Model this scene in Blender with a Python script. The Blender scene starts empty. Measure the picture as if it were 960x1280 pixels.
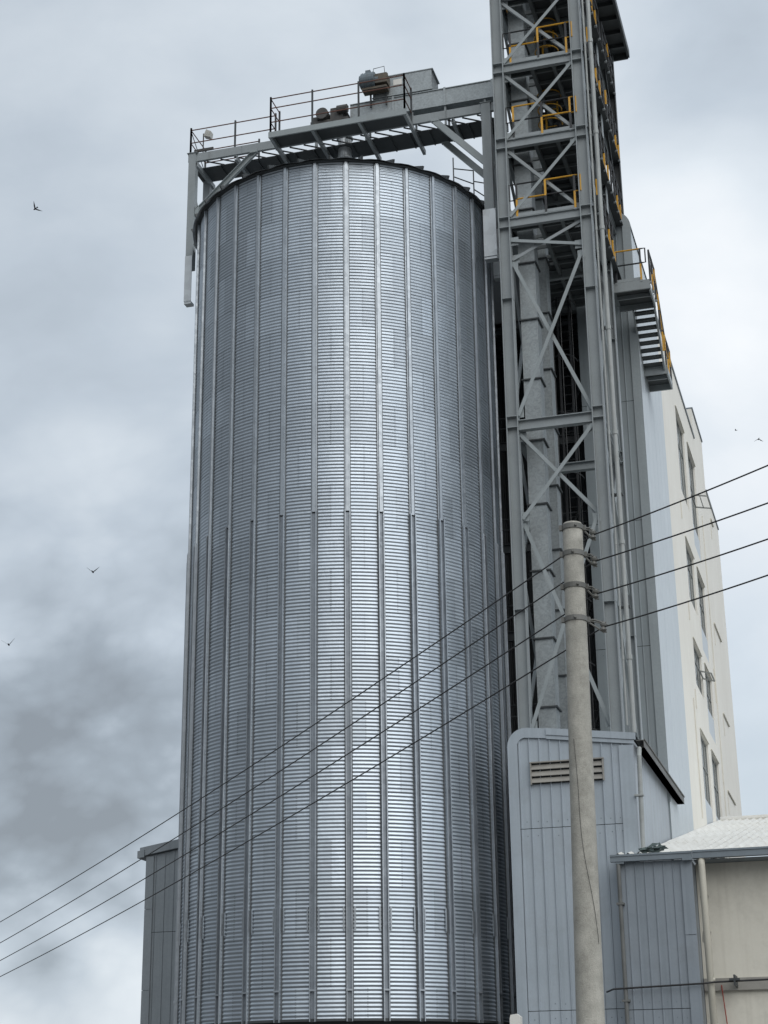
import bpy, bmesh, math, random
from mathutils import Vector, Matrix
import numpy as np
random.seed(7)
R_ = math.radians
scene = bpy.context.scene
COL = scene.collection

# ------------------------------------------------------------------ materials
def new_mat(name):
    m = bpy.data.materials.new(name); m.use_nodes = True
    nt = m.node_tree; nt.nodes.clear()
    out = nt.nodes.new('ShaderNodeOutputMaterial')
    b = nt.nodes.new('ShaderNodeBsdfPrincipled')
    nt.links.new(b.outputs[0], out.inputs[0])
    return m, nt, b

def N(nt, t, **kw):
    n = nt.nodes.new(t)
    for k, v in kw.items(): setattr(n, k, v)
    return n

def mth(nt, op, a, b=None, c=None):
    n = nt.nodes.new('ShaderNodeMath'); n.operation = op
    for i, v in enumerate((a, b, c)):
        if v is None: continue
        if isinstance(v, (int, float)): n.inputs[i].default_value = v
        else: nt.links.new(v, n.inputs[i])
    return n.outputs[0]

def mix(nt, fac, a, b, mode='MIX'):
    n = nt.nodes.new('ShaderNodeMix'); n.data_type = 'RGBA'; n.blend_type = mode
    if isinstance(fac, (int, float)): n.inputs['Factor'].default_value = fac
    else: nt.links.new(fac, n.inputs['Factor'])
    for key, v in ((6, a), (7, b)):
        if isinstance(v, (tuple, list)): n.inputs[key].default_value = (*v[:3], 1)
        else: nt.links.new(v, n.inputs[key])
    return n.outputs[2]

def noise(nt, scale, detail=4, vec=None, sc=None, rough=.6):
    tc = nt.nodes.new('ShaderNodeTexCoord')
    src = vec or tc.outputs['Object']
    if sc:
        mp = nt.nodes.new('ShaderNodeMapping'); mp.inputs['Scale'].default_value = sc
        nt.links.new(src, mp.inputs[0]); src = mp.outputs[0]
    n = nt.nodes.new('ShaderNodeTexNoise'); n.inputs['Scale'].default_value = scale
    n.inputs['Detail'].default_value = detail; n.inputs['Roughness'].default_value = rough
    nt.links.new(src, n.inputs['Vector'])
    return n.outputs['Fac']

def ramp(nt, fac, lo, hi):
    n = nt.nodes.new('ShaderNodeMapRange'); n.inputs[1].default_value = lo; n.inputs[2].default_value = hi
    nt.links.new(fac, n.inputs[0]); return n.outputs[0]

def paint(name, c, c2=None, rough=.5, metal=0., scale=1.3, streak=None, streak_amt=.5, dirt=None, dirt_amt=.4, fine=0.12, bump=0.):
    """a paint / sheet / plaster: two tones by soft noise, optional vertical streaks, blotchy dirt and a fine grain"""
    m, nt, b = new_mat(name)
    c2 = c2 or tuple(x * .86 for x in c)
    col = mix(nt, ramp(nt, noise(nt, scale), .32, .68), c, c2)
    if fine:
        col = mix(nt, fine, col, mix(nt, noise(nt, scale * 22, 3), (0, 0, 0), (1, 1, 1)), 'OVERLAY')
    if dirt:
        f = mth(nt, 'MULTIPLY', ramp(nt, noise(nt, scale * .9 + .37, 8, rough=.72), .52, .74), dirt_amt)
        col = mix(nt, f, col, dirt)
    if streak:
        f = mth(nt, 'MULTIPLY', ramp(nt, noise(nt, 1.0, 5, sc=(5, 5, .18)), .5, .78), streak_amt)
        col = mix(nt, f, col, streak)
    nt.links.new(col, b.inputs['Base Color'])
    b.inputs['Metallic'].default_value = metal
    r = ramp(nt, noise(nt, scale * 3), 0, 1)
    nt.links.new(mth(nt, 'MULTIPLY_ADD', r, .16, rough - .08), b.inputs['Roughness'])
    if bump:
        bn = nt.nodes.new('ShaderNodeBump'); bn.inputs['Strength'].default_value = bump; bn.inputs['Distance'].default_value = .02
        nt.links.new(noise(nt, scale * 14, 6), bn.inputs['Height']); nt.links.new(bn.outputs[0], b.inputs['Normal'])
    return m

def galvanised(name, base=(.40, .43, .44), rough=.42, metal=.75, cell=7.0, con=.3):
    m, nt, b = new_mat(name)
    tc = nt.nodes.new('ShaderNodeTexCoord')
    v = nt.nodes.new('ShaderNodeTexVoronoi'); v.inputs['Scale'].default_value = cell
    nz = nt.nodes.new('ShaderNodeTexNoise'); nz.inputs['Scale'].default_value = 3.2; nz.inputs['Detail'].default_value = 6
    nt.links.new(tc.outputs['Object'], nz.inputs['Vector'])
    dv = mix(nt, .12, tc.outputs['Object'], nz.outputs['Color'])
    nt.links.new(dv, v.inputs['Vector'])
    sep = nt.nodes.new('ShaderNodeSeparateColor'); nt.links.new(v.outputs['Color'], sep.inputs[0])
    f = mth(nt, 'MULTIPLY_ADD', sep.outputs[0], con, 1 - con * .5)
    big = mth(nt, 'MULTIPLY_ADD', noise(nt, 1.1, 6), .4, .8)
    f = mth(nt, 'MULTIPLY', f, big)
    g = nt.nodes.new('ShaderNodeCombineColor')
    for i in range(3): nt.links.new(mth(nt, 'MULTIPLY', f, base[i]), g.inputs[i])
    nt.links.new(g.outputs[0], b.inputs['Base Color'])
    b.inputs['Metallic'].default_value = metal
    nt.links.new(mth(nt, 'MULTIPLY_ADD', sep.outputs[1], .16, rough - .08), b.inputs['Roughness'])
    return m

def silo_sheet():
    """galvanised corrugated sheet: every sheet of the wall has its own slight tone and gloss; bolt rows at the sheet joints"""
    m, nt, b = new_mat('silo_galvanised_sheet')
    tc = nt.nodes.new('ShaderNodeTexCoord'); s = nt.nodes.new('ShaderNodeSeparateXYZ')
    nt.links.new(tc.outputs['Object'], s.inputs[0])
    ang = mth(nt, 'ARCTAN2', s.outputs[0], mth(nt, 'MULTIPLY', s.outputs[1], -1))
    a = mth(nt, 'ADD', mth(nt, 'MULTIPLY', mth(nt, 'SUBTRACT', ang, R_(17.925)), 16 / math.pi), 100.5)   # bay units, joints mid-bay
    row = mth(nt, 'FLOOR', mth(nt, 'DIVIDE', s.outputs[2], 1.153))
    par = mth(nt, 'MULTIPLY', mth(nt, 'MODULO', row, 2), 1)
    a2 = mth(nt, 'DIVIDE', mth(nt, 'ADD', a, par), 2)
    cell = mth(nt, 'FLOOR', a2)
    cv = nt.nodes.new('ShaderNodeCombineXYZ'); nt.links.new(cell, cv.inputs[0]); nt.links.new(row, cv.inputs[1])
    wn = nt.nodes.new('ShaderNodeTexWhiteNoise'); wn.noise_dimensions = '3D'; nt.links.new(cv.outputs[0], wn.inputs['Vector'])
    sc = nt.nodes.new('ShaderNodeSeparateColor'); nt.links.new(wn.outputs['Color'], sc.inputs[0])
    tone = mth(nt, 'MULTIPLY_ADD', sc.outputs[0], .19, .905)
    tone = mth(nt, 'MULTIPLY', tone, mth(nt, 'MULTIPLY_ADD', noise(nt, .9, 6), .22, .89))
    tone = mth(nt, 'MULTIPLY', tone, mth(nt, 'MULTIPLY_ADD', noise(nt, 1, 4, sc=(3, 3, .12)), .24, .88))
    # joint line + bolts
    fr = mth(nt, 'ABSOLUTE', mth(nt, 'SUBTRACT', mth(nt, 'FRACT', a2), .5))
    joint = mth(nt, 'GREATER_THAN', fr, .487)
    bolt = mth(nt, 'LESS_THAN', mth(nt, 'FRACT', mth(nt, 'DIVIDE', s.outputs[2], 0.0576)), .45)
    tone = mth(nt, 'MULTIPLY', tone, mth(nt, 'SUBTRACT', 1, mth(nt, 'MULTIPLY', mth(nt, 'MULTIPLY', joint, bolt), mth(nt, 'MULTIPLY_ADD', sc.outputs[2], .4, .08))))
    lap = mth(nt, 'LESS_THAN', mth(nt, 'FRACT', mth(nt, 'DIVIDE', s.outputs[2], 1.153)), .022)
    tone = mth(nt, 'MULTIPLY', tone, mth(nt, 'SUBTRACT', 1, mth(nt, 'MULTIPLY', lap, .22)))
    bn = nt.nodes.new('ShaderNodeBump'); bn.inputs['Strength'].default_value = .35; bn.inputs['Distance'].default_value = .05
    nt.links.new(noise(nt, 1.6, 3), bn.inputs['Height']); nt.links.new(bn.outputs[0], b.inputs['Normal'])
    base = (.47, .52, .57)
    g = nt.nodes.new('ShaderNodeCombineColor')
    for i in range(3): nt.links.new(mth(nt, 'MULTIPLY', tone, base[i]), g.inputs[i])
    nt.links.new(g.outputs[0], b.inputs['Base Color'])
    b.inputs['Metallic'].default_value = .9
    nt.links.new(mth(nt, 'MULTIPLY_ADD', sc.outputs[1], .12, .40), b.inputs['Roughness'])
    return m

M = {}
M['silo'] = silo_sheet()
M['rib'] = galvanised('galvanised_rib', (.40, .435, .47), .44, .75, 9, .12)
M['ribshade'] = paint('painted_rib_shade', (.13, .14, .15), (.10, .108, .115), .6, metal=.3)  # dark colour that paints shade beside and inside the ribs
M['ribweb'] = galvanised('shaded_rib_web', (.27, .30, .335), .5, .6, 9, .15)  # darker than the lips: slot shade put into the colour
M['galv'] = galvanised('galvanised_casing', (.335, .365, .375), .5, .5, 24, .24)
M['plate'] = galvanised('pale_galvanised_plate', (.60, .63, .65), .5, .5, 5, .15)
M['steel'] = paint('grey_painted_steel', (.295, .325, .336), (.255, .283, .295), .45, streak=(.2, .2, .19), streak_amt=.35, dirt=(.16, .16, .15), dirt_amt=.25)
M['brace'] = paint('pale_grey_brace_paint', (.31, .345, .355), (.26, .293, .302), .45, dirt=(.17, .16, .15), dirt_amt=.3)
M['darksteel'] = paint('dark_steel', (.055, .062, .066), (.042, .047, .05), .55)
M['floorplate'] = paint('dark_floor_plate', (.062, .07, .074), (.045, .052, .055), .6, scale=2)
M['joist'] = paint('shop_grey_joist', (.16, .18, .185), (.12, .135, .14), .6)
M['yellow'] = paint('yellow_safety_paint', (.68, .37, .03), (.56, .29, .025), .45, scale=4, dirt=(.3, .16, .05), dirt_amt=.4)
M['blackpaint'] = paint('black_safety_paint', (.028, .03, .033), (.02, .021, .023), .45)
M['rust'] = paint('rusty_rail', (.17, .075, .05), (.11, .055, .045), .7, scale=5)
M['rustgear'] = paint('rusty_machine', (.085, .083, .08), (.05, .05, .05), .6, scale=6, dirt=(.12, .085, .055), dirt_amt=.4)
M['motor'] = paint('blue_grey_motor_paint', (.16, .20, .23), (.12, .15, .17), .5, scale=4, dirt=(.15, .1, .06), dirt_amt=.5)
M['orange'] = paint('orange_primer', (.13, .105, .075), (.08, .072, .06), .6, scale=6)
M['clad'] = paint('blue_grey_cladding', (.39, .442, .49), (.355, .404, .448), .42, scale=.8, streak=(.24, .28, .31), streak_amt=.5, dirt=(.26, .28, .29), dirt_amt=.35, fine=.06)
M['cladold'] = paint('weathered_blue_grey_cladding', (.26, .296, .333), (.22, .252, .285), .5, scale=.8, streak=(.15, .18, .2), streak_amt=.5, dirt=(.17, .18, .185), dirt_amt=.35, fine=.06)
M['cladshaft'] = paint('grey_shaft_cladding', (.27, .308, .325), (.235, .27, .286), .45, scale=.6, streak=(.17, .18, .19), streak_amt=.45, fine=.06)
M['cladflash'] = paint('grey_flashing', (.31, .35, .368), (.28, .316, .334), .42, scale=.7, streak=(.2, .21, .22), streak_amt=.4)
M['cladpale'] = paint('pale_blue_panel', (.55, .60, .635), (.51, .558, .592), .4, scale=.5, streak=(.4, .44, .48), streak_amt=.35, fine=.05)
M['sidewall'] = paint('pale_shed_side', (.43, .475, .52), (.38, .42, .46), .5, scale=.7, streak=(.28, .28, .27), streak_amt=.5)
M['cladleft'] = paint('dull_grey_cladding', (.30, .335, .362), (.262, .293, .316), .55, scale=.8, streak=(.12, .14, .15), streak_amt=.4)
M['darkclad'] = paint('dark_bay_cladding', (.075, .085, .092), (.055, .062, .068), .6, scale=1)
M['gap'] = paint('dark_gap', (.03, .034, .038), None, .8)
M['trim'] = paint('grey_gutter_paint', (.20, .235, .265), (.17, .20, .225), .4, scale=1.5, dirt=(.1, .1, .1), dirt_amt=.4)
M['browngutter'] = paint('dirty_gutter', (.17, .17, .165), (.12, .12, .115), .6, scale=2)
M['cream'] = paint('cream_plaster', (.86, .838, .775), (.81, .785, .72), .8, scale=.45, streak=(.55, .50, .40), streak_amt=.30, fine=.05, bump=.08)
M['creamold'] = paint('stained_cream_plaster', (.69, .665, .585), (.64, .615, .54), .85, scale=.6, streak=(.42, .39, .33), streak_amt=.35, dirt=(.33, .31, .27), dirt_amt=.35, fine=.08, bump=.1)
M['ledge'] = paint('grey_mortar', (.33, .32, .29), (.26, .25, .23), .85, scale=3, bump=.2)
M['whiteroof'] = paint('white_roof_sheet', (.74, .735, .70), (.62, .61, .57), .6, scale=.9, dirt=(.42, .37, .30), dirt_amt=.4, fine=.1)
M['concrete'] = paint('pole_concrete', (.46, .447, .40), (.32, .312, .278), .9, scale=5.5, dirt=(.20, .19, .165), dirt_amt=.65, fine=.4, streak=(.24, .23, .2), streak_amt=.4, bump=.4)
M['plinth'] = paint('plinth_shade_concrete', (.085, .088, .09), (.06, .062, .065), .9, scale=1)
M['pvc'] = paint('cream_pvc_pipe', (.58, .56, .48), (.52, .50, .43), .5, scale=1.2, dirt=(.35, .32, .25), dirt_amt=.3)
M['greypipe'] = paint('grey_pipe', (.38, .40, .395), (.30, .32, .315), .5, scale=1.6, dirt=(.2, .19, .17), dirt_amt=.45)
M['darkpipe'] = paint('dirty_grey_pipe', (.16, .165, .16), (.11, .115, .112), .55, scale=2)
M['wire'] = paint('black_cable', (.018, .018, .02), None, .6)
M['redcable'] = paint('red_cable', (.35, .06, .04), None, .5)
M['insul'] = paint('grey_insulator', (.17, .17, .16), (.11, .11, .1), .5)
M['white'] = paint('white_paint', (.78, .77, .73), (.7, .69, .65), .6)
M['bird'] = paint('dark_feathers', (.03, .03, .035), None, .8)
M['cloth'] = paint('teal_rag', (.13, .17, .165), (.07, .09, .09), .9, scale=8)
M['frame'] = paint('window_frame_grey', (.26, .27, .26), (.2, .21, .2), .5, scale=3)
M['ground'] = paint('yard_concrete', (.17, .165, .158), (.125, .122, .118), .9, scale=.25, dirt=(.12, .12, .11), dirt_amt=.4)
M['lampglass'] = paint('lamp_face', (.5, .5, .46), None, .3)
def glass():
    m, nt, b = new_mat('window_glass')
    nt.links.new(mix(nt, noise(nt, .6), (.10, .12, .13), (.26, .29, .30)), b.inputs['Base Color'])
    b.inputs['Roughness'].default_value = .12
    return m
M['glass'] = glass()

# ------------------------------------------------------------------ mesh helpers
class MB:
    def __init__(self): self.v = []; self.f = []; self.m = []
    def quad(self, idx, mi=0): self.f.append(tuple(idx)); self.m.append(mi)
    def add(self, vs, fs, mi=0):
        o = len(self.v); self.v += [tuple(p) for p in vs]
        for f in fs: self.f.append(tuple(i + o for i in f)); self.m.append(mi)
    def box(self, x0, x1, y0, y1, z0, z1, mi=0):
        v = [(x, y, z) for x in (x0, x1) for y in (y0, y1) for z in (z0, z1)]
        self.add(v, [(0, 1, 3, 2), (4, 6, 7, 5), (0, 4, 5, 1), (2, 3, 7, 6), (0, 2, 6, 4), (1, 5, 7, 3)], mi)
        return self
    def frame(self, p, q, up=(0, 0, 1)):
        p = Vector(p); q = Vector(q); d = (q - p).normalized(); u = Vector(up)
        if abs(d.dot(u)) > .98: u = Vector((0, 1, 0))
        s = d.cross(u).normalized(); u = s.cross(d).normalized()
        return p, q, s, u
    def bar(self, p, q, w, h, mi=0, up=(0, 0, 1), off=(0, 0)):
        p, q, s, u = self.frame(p, q, up)
        p = p + s * off[0] + u * off[1]; q = q + s * off[0] + u * off[1]
        v = [e + s * (a * w / 2) + u * (b * h / 2) for e in (p, q) for a, b in ((-1, -1), (1, -1), (1, 1), (-1, 1))]
        self.add(v, [(0, 1, 2, 3), (7, 6, 5, 4), (0, 4, 5, 1), (1, 5, 6, 2), (2, 6, 7, 3), (3, 7, 4, 0)], mi)
        return self
    def ibeam(self, p, q, w, h, t=.022, mi=0, up=(0, 0, 1)):
        """H section: two flanges (normal = up) and a web"""
        self.bar(p, q, w, t, mi, up, (0, h / 2 - t / 2)); self.bar(p, q, w, t, mi, up, (0, -h / 2 + t / 2))
        self.bar(p, q, t, h - 2 * t, mi, up); return self
    def channel(self, p, q, w, h, t=.018, mi=0, up=(0, 0, 1), side=1):
        self.bar(p, q, w, t, mi, up, (0, h / 2 - t / 2)); self.bar(p, q, w, t, mi, up, (0, -h / 2 + t / 2))
        self.bar(p, q, t, h - 2 * t, mi, up, (side * (w / 2 - t / 2), 0)); return self
    def angle(self, p, q, w, t=.014, mi=0, up=(0, 0, 1), sx=1, su=1):
        self.bar(p, q, w, t, mi, up, (0, su * (w / 2 - t / 2))); self.bar(p, q, t, w - t, mi, up, (sx * (w / 2 - t / 2), -su * t / 2)); return self
    def tube(self, pts, r, n=8, mi=0, cap=True):
        pts = [Vector(p) for p in pts]; o = len(self.v); K = len(pts); ref = None
        rs = r if isinstance(r, (list, tuple)) else [r] * K
        for i, p in enumerate(pts):
            d = (pts[min(i + 1, K - 1)] - pts[max(i - 1, 0)]).normalized()
            if ref is None:
                ref = Vector((0, 0, 1)) if abs(d.z) < .95 else Vector((1, 0, 0))
            s = d.cross(ref).normalized(); u = s.cross(d).normalized(); ref = u
            for k in range(n):
                a = 2 * math.pi * k / n
                self.v.append(tuple(p + (s * math.cos(a) + u * math.sin(a)) * rs[i]))
        for i in range(K - 1):
            for k in range(n):
                a, b = o + i * n + k, o + i * n + (k + 1) % n
                self.f.append((a, b, b + n, a + n)); self.m.append(mi)
        if cap:
            self.f.append(tuple(o + k for k in range(n))[::-1]); self.m.append(mi)
            self.f.append(tuple(o + (K - 1) * n + k for k in range(n))); self.m.append(mi)
        return self
    def prism(self, poly, axis, a0, a1, mi=0):
        """poly: list of 2-D points; axis 'x','y','z' is the extrusion axis"""
        def P(p, a):
            return {'x': (a, p[0], p[1]), 'y': (p[0], a, p[1]), 'z': (p[0], p[1], a)}[axis]
        n = len(poly); v = [P(p, a0) for p in poly] + [P(p, a1) for p in poly]
        f = [tuple(range(n))[::-1], tuple(range(n, 2 * n))] + [(i, (i + 1) % n, n + (i + 1) % n, n + i) for i in range(n)]
        self.add(v, f, mi); return self
    def build(self, name, mats, parent=None, smooth=False, recalc=True, loc=None):
        if not isinstance(mats, (list, tuple)): mats = [mats]
        me = bpy.data.meshes.new(name)
        L = Vector(loc) if loc is not None else (world_of(parent) if parent else Vector((0, 0, 0)))
        me.from_pydata([(a - L.x, b - L.y, c - L.z) for a, b, c in self.v], [], self.f)
        for m in mats: me.materials.append(m)
        me.polygons.foreach_set('material_index', self.m)
        if recalc:
            bm = bmesh.new(); bm.from_mesh(me); bmesh.ops.recalc_face_normals(bm, faces=bm.faces); bm.to_mesh(me); bm.free()
        if smooth: me.polygons.foreach_set('use_smooth', [True] * len(me.polygons))
        me.update()
        o = bpy.data.objects.new(name, me); COL.objects.link(o)
        if parent:
            o.parent = parent; o.location = L - world_of(parent)
        else: o.location = L
        return o

def world_of(o):
    p = Vector(o.location)
    while o.parent: o = o.parent; p = p + Vector(o.location)
    return p

def tag(o, label, cat, group=None):
    o['label'] = label; o['category'] = cat
    if group: o['group'] = group
    return o
def thing(name, loc, label, cat, group=None):
    o = bpy.data.objects.new(name, None); o.location = loc; o.empty_display_size = .3; COL.objects.link(o)
    return tag(o, label, cat, group)
def structure(o): o['kind'] = 'structure'; return o

def copy_tree(o, parent=None, off=None):
    c = o.copy(); COL.objects.link(c)
    if parent: c.parent = parent
    if off: c.location = Vector(o.location) + Vector(off)
    for ch in list(o.children): copy_tree(ch, c)
    return c

# ------------------------------------------------------------------ ground
g = MB(); g.add([(-400, -300, 0), (400, -300, 0), (400, 500, 0), (-400, 500, 0)], [(0, 1, 2, 3)])
structure(g.build('ground', M['ground']))

# ------------------------------------------------------------------ grain silo
RS, ZB, ZS, ZT = 4.5, 3.889, 16.59, 27.03
RW = RS - .075                      # mean radius of the corrugated wall
silo = thing('grain_silo', (0, 0, 0), 'tall round corrugated galvanised steel grain silo with vertical stiffeners', 'grain silo')
PITCH = .0961; NW = int(round((ZT - ZB) / PITCH)); SUB = 8; SEG = 144
nr = NW * SUB + 1
zz = np.linspace(ZB, ZT, nr)
rr = RW + .0092 * np.cos(np.arange(nr) * 2 * np.pi / SUB)
aa = np.arange(SEG) * 2 * np.pi / SEG
V = np.stack([rr[:, None] * np.sin(aa)[None], -rr[:, None] * np.cos(aa)[None], np.repeat(zz[:, None], SEG, 1)], -1).reshape(-1, 3)
i, k = np.meshgrid(np.arange(nr - 1), np.arange(SEG), indexing='ij'); k2 = (k + 1) % SEG
Fq = np.stack([i * SEG + k, i * SEG + k2, (i + 1) * SEG + k2, (i + 1) * SEG + k], -1).reshape(-1, 4)
me = bpy.data.meshes.new('wall_sheet')
me.from_pydata(V.tolist(), [], Fq.tolist()); me.materials.append(M['silo'])
me.polygons.foreach_set('use_smooth', [True] * len(me.polygons)); me.update()
ws = bpy.data.objects.new('wall_sheet', me); COL.objects.link(ws); ws.parent = silo

def polar(r, a, z): return (r * math.sin(a), -r * math.cos(a), z)
def rib_prism(mb, a, prof, z0, z1, mi=0):
    """profile points (tangential offset, radius) extruded vertically at wall angle a"""
    t = Vector((math.cos(a), math.sin(a), 0)); n = Vector((math.sin(a), -math.cos(a), 0))
    poly = [n * r + t * s for s, r in prof]; m = len(poly)
    v = [(p.x, p.y, z0) for p in poly] + [(p.x, p.y, z1) for p in poly]
    f = [tuple(range(m))[::-1], tuple(range(m, 2 * m))] + [(i, (i + 1) % m, m + (i + 1) % m, m + i) for i in range(m)]
    mb.add(v, f, mi)
A0, DA = R_(17.925), 2 * math.pi / 32
for kk in range(-10, 11):
    a = A0 + DA * kk
    mb = MB()
    # upper length: closed omega section with side flanges and dark side strips painted as shadow lines
    rib_prism(mb, a, [(-.070, RW + .012), (-.070, RW + .024), (-.044, RW + .026), (-.038, RW + .075), (.038, RW + .075), (.044, RW + .026), (.070, RW + .024), (.070, RW + .012)], ZS - .03, ZT - .02)
    for s_ in (-1, 1):
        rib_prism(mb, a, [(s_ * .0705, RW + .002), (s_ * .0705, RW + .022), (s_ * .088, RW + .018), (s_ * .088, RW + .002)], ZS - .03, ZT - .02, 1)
    # lower length: heavier open channel with two rolled lips and a deep slot
    for s_ in (-1, 1):
        rib_prism(mb, a, [(s_ * .052, RW + .014), (s_ * .052, RW + .104), (s_ * .074, RW + .104), (s_ * .078, RW + .098), (s_ * .078, RW + .014)], ZB - .06, ZS)
        rib_prism(mb, a, [(s_ * .0805, RW + .002), (s_ * .0805, RW + .022), (s_ * .100, RW + .018), (s_ * .100, RW + .002)], ZB, ZS, 1)  # dark strips painted in as shadow lines
    rib_prism(mb, a, [(-.0515, RW + .004), (-.0515, RW + .03), (.0515, RW + .03), (.0515, RW + .004)], ZB - .06, ZS - .06, 2)  # slot floor, its shade painted by the darker tone
    rib_prism(mb, a, [(-.0515, RW + .003), (-.0515, RW + .018), (.0515, RW + .018), (.0515, RW + .003)], ZS - .059, ZS - .01, 1)  # dark piece painting the shaded hole at the slot top
    st = mb.build('stiffener', [M['rib'], M['ribshade'], M['ribweb']], silo)
    for s in (-1, 1):
        pb = MB()
        rib_prism(pb, a, [(s * .12, RW + .012), (s * .12, RW + .04), (s * .155, RW + .04), (s * .155, RW + .012)], 5.93, 6.48)
        pb.build('splice_plate', M['rib'], st)
    if kk % 1 == 0:
        jb = MB()
        rib_prism(jb, a, [(-.082, RW + .034), (-.082, RW + .108), (.082, RW + .108), (.082, RW + .034)], 4.52, 4.56)
        jb.build('joint_clip', M['rib'], st)
# eave ring
def ring(mb, prof, seg=128, mi=0):
    o = len(mb.v); n = len(prof)
    for s in range(seg):
        a = 2 * math.pi * s / seg
        for r, z in prof: mb.v.append(polar(r, a, z))
    for s in range(seg):
        s2 = (s + 1) % seg
        for j in range(n):
            j2 = (j + 1) % n
            mb.f.append((o + s * n + j, o + s2 * n + j, o + s2 * n + j2, o + s * n + j2)); mb.m.append(mi)
e = MB(); ring(e, [(RW - .02, ZT - .012), (4.54, ZT - .012), (4.54, ZT + .03), (RW - .02, ZT + .03)])
e.build('eave_ring', M['darksteel'], silo)
# roof: 32 sheets with raised ribs, each ending in a small lip over the eave
rf = MB(); slope = math.tan(R_(27)); apex = .45
for s in range(32):
    a = A0 + DA * (s + .5) ; am = a + DA / 2; b = a + DA
    r1 = 4.63
    def rz(r): return ZT + .05 + (4.5 - r) * slope
    pts = []
    for t in range(5):
        q = a + DA * t / 4
        bulge = .045 * math.sin(math.pi * t / 4)
        pts.append((polar(r1, q, rz(r1) + bulge), polar(apex, q, rz(apex))))
    o = len(rf.v)
    for p0, p1 in pts: rf.v += [p0, p1]
    for t in range(4): rf.quad((o + 2 * t, o + 2 * t + 2, o + 2 * t + 3, o + 2 * t + 1))
    # standing rib with triangular end
    rf.bar(Vector(polar(r1 + .03, a, rz(r1) + .045)), Vector(polar(apex, a, rz(apex) + .045)), .05, .10, 1)
rf.build('roof', [M['plate'], M['darksteel']], silo, recalc=False)
cp = MB(); cp.tube([(0, 0, ZT + .05 + 4.05 * slope - .05), (0, 0, ZT + .05 + 4.05 * slope + .12)], .55, 24)
cp.build('roof_cap', M['rib'], silo)
# roof hand rails by the right-hand post
rl = MB()
for (a1, r1), (a2, r2) in (((R_(62), 4.5), (R_(74), 4.55)), ((R_(74), 4.55), (R_(84), 4.55))):
    for h in (.45, .9): rl.tube([polar(r1, a1, ZT + h * .6), polar(r2, a2, ZT + h)], .018, 6)
for a1, r1 in ((R_(62), 4.5), (R_(74), 4.55), (R_(84), 4.55)): rl.tube([polar(r1, a1, ZT), polar(r1, a1, ZT + .9)], .02, 6)
rl.build('roof_rail', M['darksteel'], silo)
# plinth under the wall, coloured dark for the shaded opening there
pl = MB(); pl.tube([(0, 0, 0), (0, 0, ZB - .02)], 4.22, 64)
pl.build('plinth', M['plinth'], silo)
br = MB(); ring(br, [(4.1, ZB - .05), (4.47, ZB - .05), (4.47, ZB + .01), (4.1, ZB + .01)])
br.build('base_ring', M['darksteel'], silo)

# ------------------------------------------------------------------ gantry over the silo
gan = thing('conveyor_gantry', (0, -.2, 27), 'grey steel walkway gantry spanning over the silo roof on side posts', 'gantry')
YF, YB = -.8, .42
for sx in (-1, 1):
    x = 4.74 * sx
    for y in (YF, YB):
        p = MB(); p.bar((x, y, 26.35), (x, y, 30.42), .24, (.28 if sx > 0 else .23), up=(1, 0, 0)); p.bar((x, y, 30.42), (x, y, 30.435), .3, .34, up=(1, 0, 0))
        p.build('post', M['steel'], gan)
        pb = MB(); w = .19 if sx > 0 else .115
        pb.prism([(x - w, 25.2), (x + w, 25.2), (x + w, 26.75), (x - w, 26.75)], 'y', y - .16, y - .135)
        pb.box(x - w, x + w, y - .134, y + .1, 25.12, 25.197)
        pb.build('bracket_plate', M['plate'], gan)
for y in (YF, YB):
    b = MB(); b.channel((-4.9, y, 30.29), (5.15, y, 30.29), .1, .28, .02, side=1 if y < 0 else -1)
    for x in np.arange(-4.2, 5, 1.1): b.box(x - .01, x + .01, y - .05, y + .03, 30.17, 30.41)
    b.build('girder', M['steel'], gan)
for x in (-4.62, -3.3, -1.85, -.5, .98, 2.42, 3.7, 4.6):
    b = MB(); y0 = -1.68 if -2 < x < 2.6 else YF - .05
    b.channel((x, y0, 30.045), (x, .66, 30.045), .09, .16, .014); b.build('cross_beam', M['steel'], gan)
# knee braces
for (x1, z1), (x2, z2) in (((-2.69, 30.12), (-4.55, 28.35)), ((3.15, 30.12), (4.66, 28.42))):
    for y in (YF - .02, YB):
        b = MB(); b.channel((x1, y, z1), (x2, y, z2), .1, .19, .016, up=(0, 0, 1), side=1)
        b.bar((x1 - .12, y, z1 + .03), (x1 + .12, y, z1 + .03), .14, .1)
        b.bar((x2, y, z2 - .15), (x2, y, z2 + .15), .12, .1)
        b.build('knee_brace', M['brace'], gan)
for sx in (-1, 1):      # cross braces between front and back posts
    b = MB(); x = 4.74 * sx
    b.angle((x, YF, 27.6), (x, YB, 29.4), .07); b.angle((x, YB, 27.6), (x, YF, 29.4), .07, su=-1)
    b.build('post_brace', M['steel'], gan)
dk = MB(); dk.box(-4.9, 5.1, -.42, .40, 30.128, 30.145)
for x in np.arange(-4.6, 5.1, .62): dk.bar((x, -.42, 30.10), (x, .4, 30.10), .04, .05)
dk.build('rear_deck', M['floorplate'], gan)
dk = MB(); dk.box(-1.88, 2.46, -1.66, -.86, 30.128, 30.15)
dk.build('walkway_deck', M['floorplate'], gan)
fa = MB(); fa.channel((-1.9, -1.69, 30.06), (2.48, -1.69, 30.06), .05, .19, .012); fa.build('fascia', M['brace'], gan)
pa = MB()
for x in np.arange(-4.3, 4.9, .46):
    pa.bar((x, YF + .04, 30.13), (x + .46, -.42, 30.13), .035, .035)
pa.build('lacing', M['darksteel'], gan)

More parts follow.
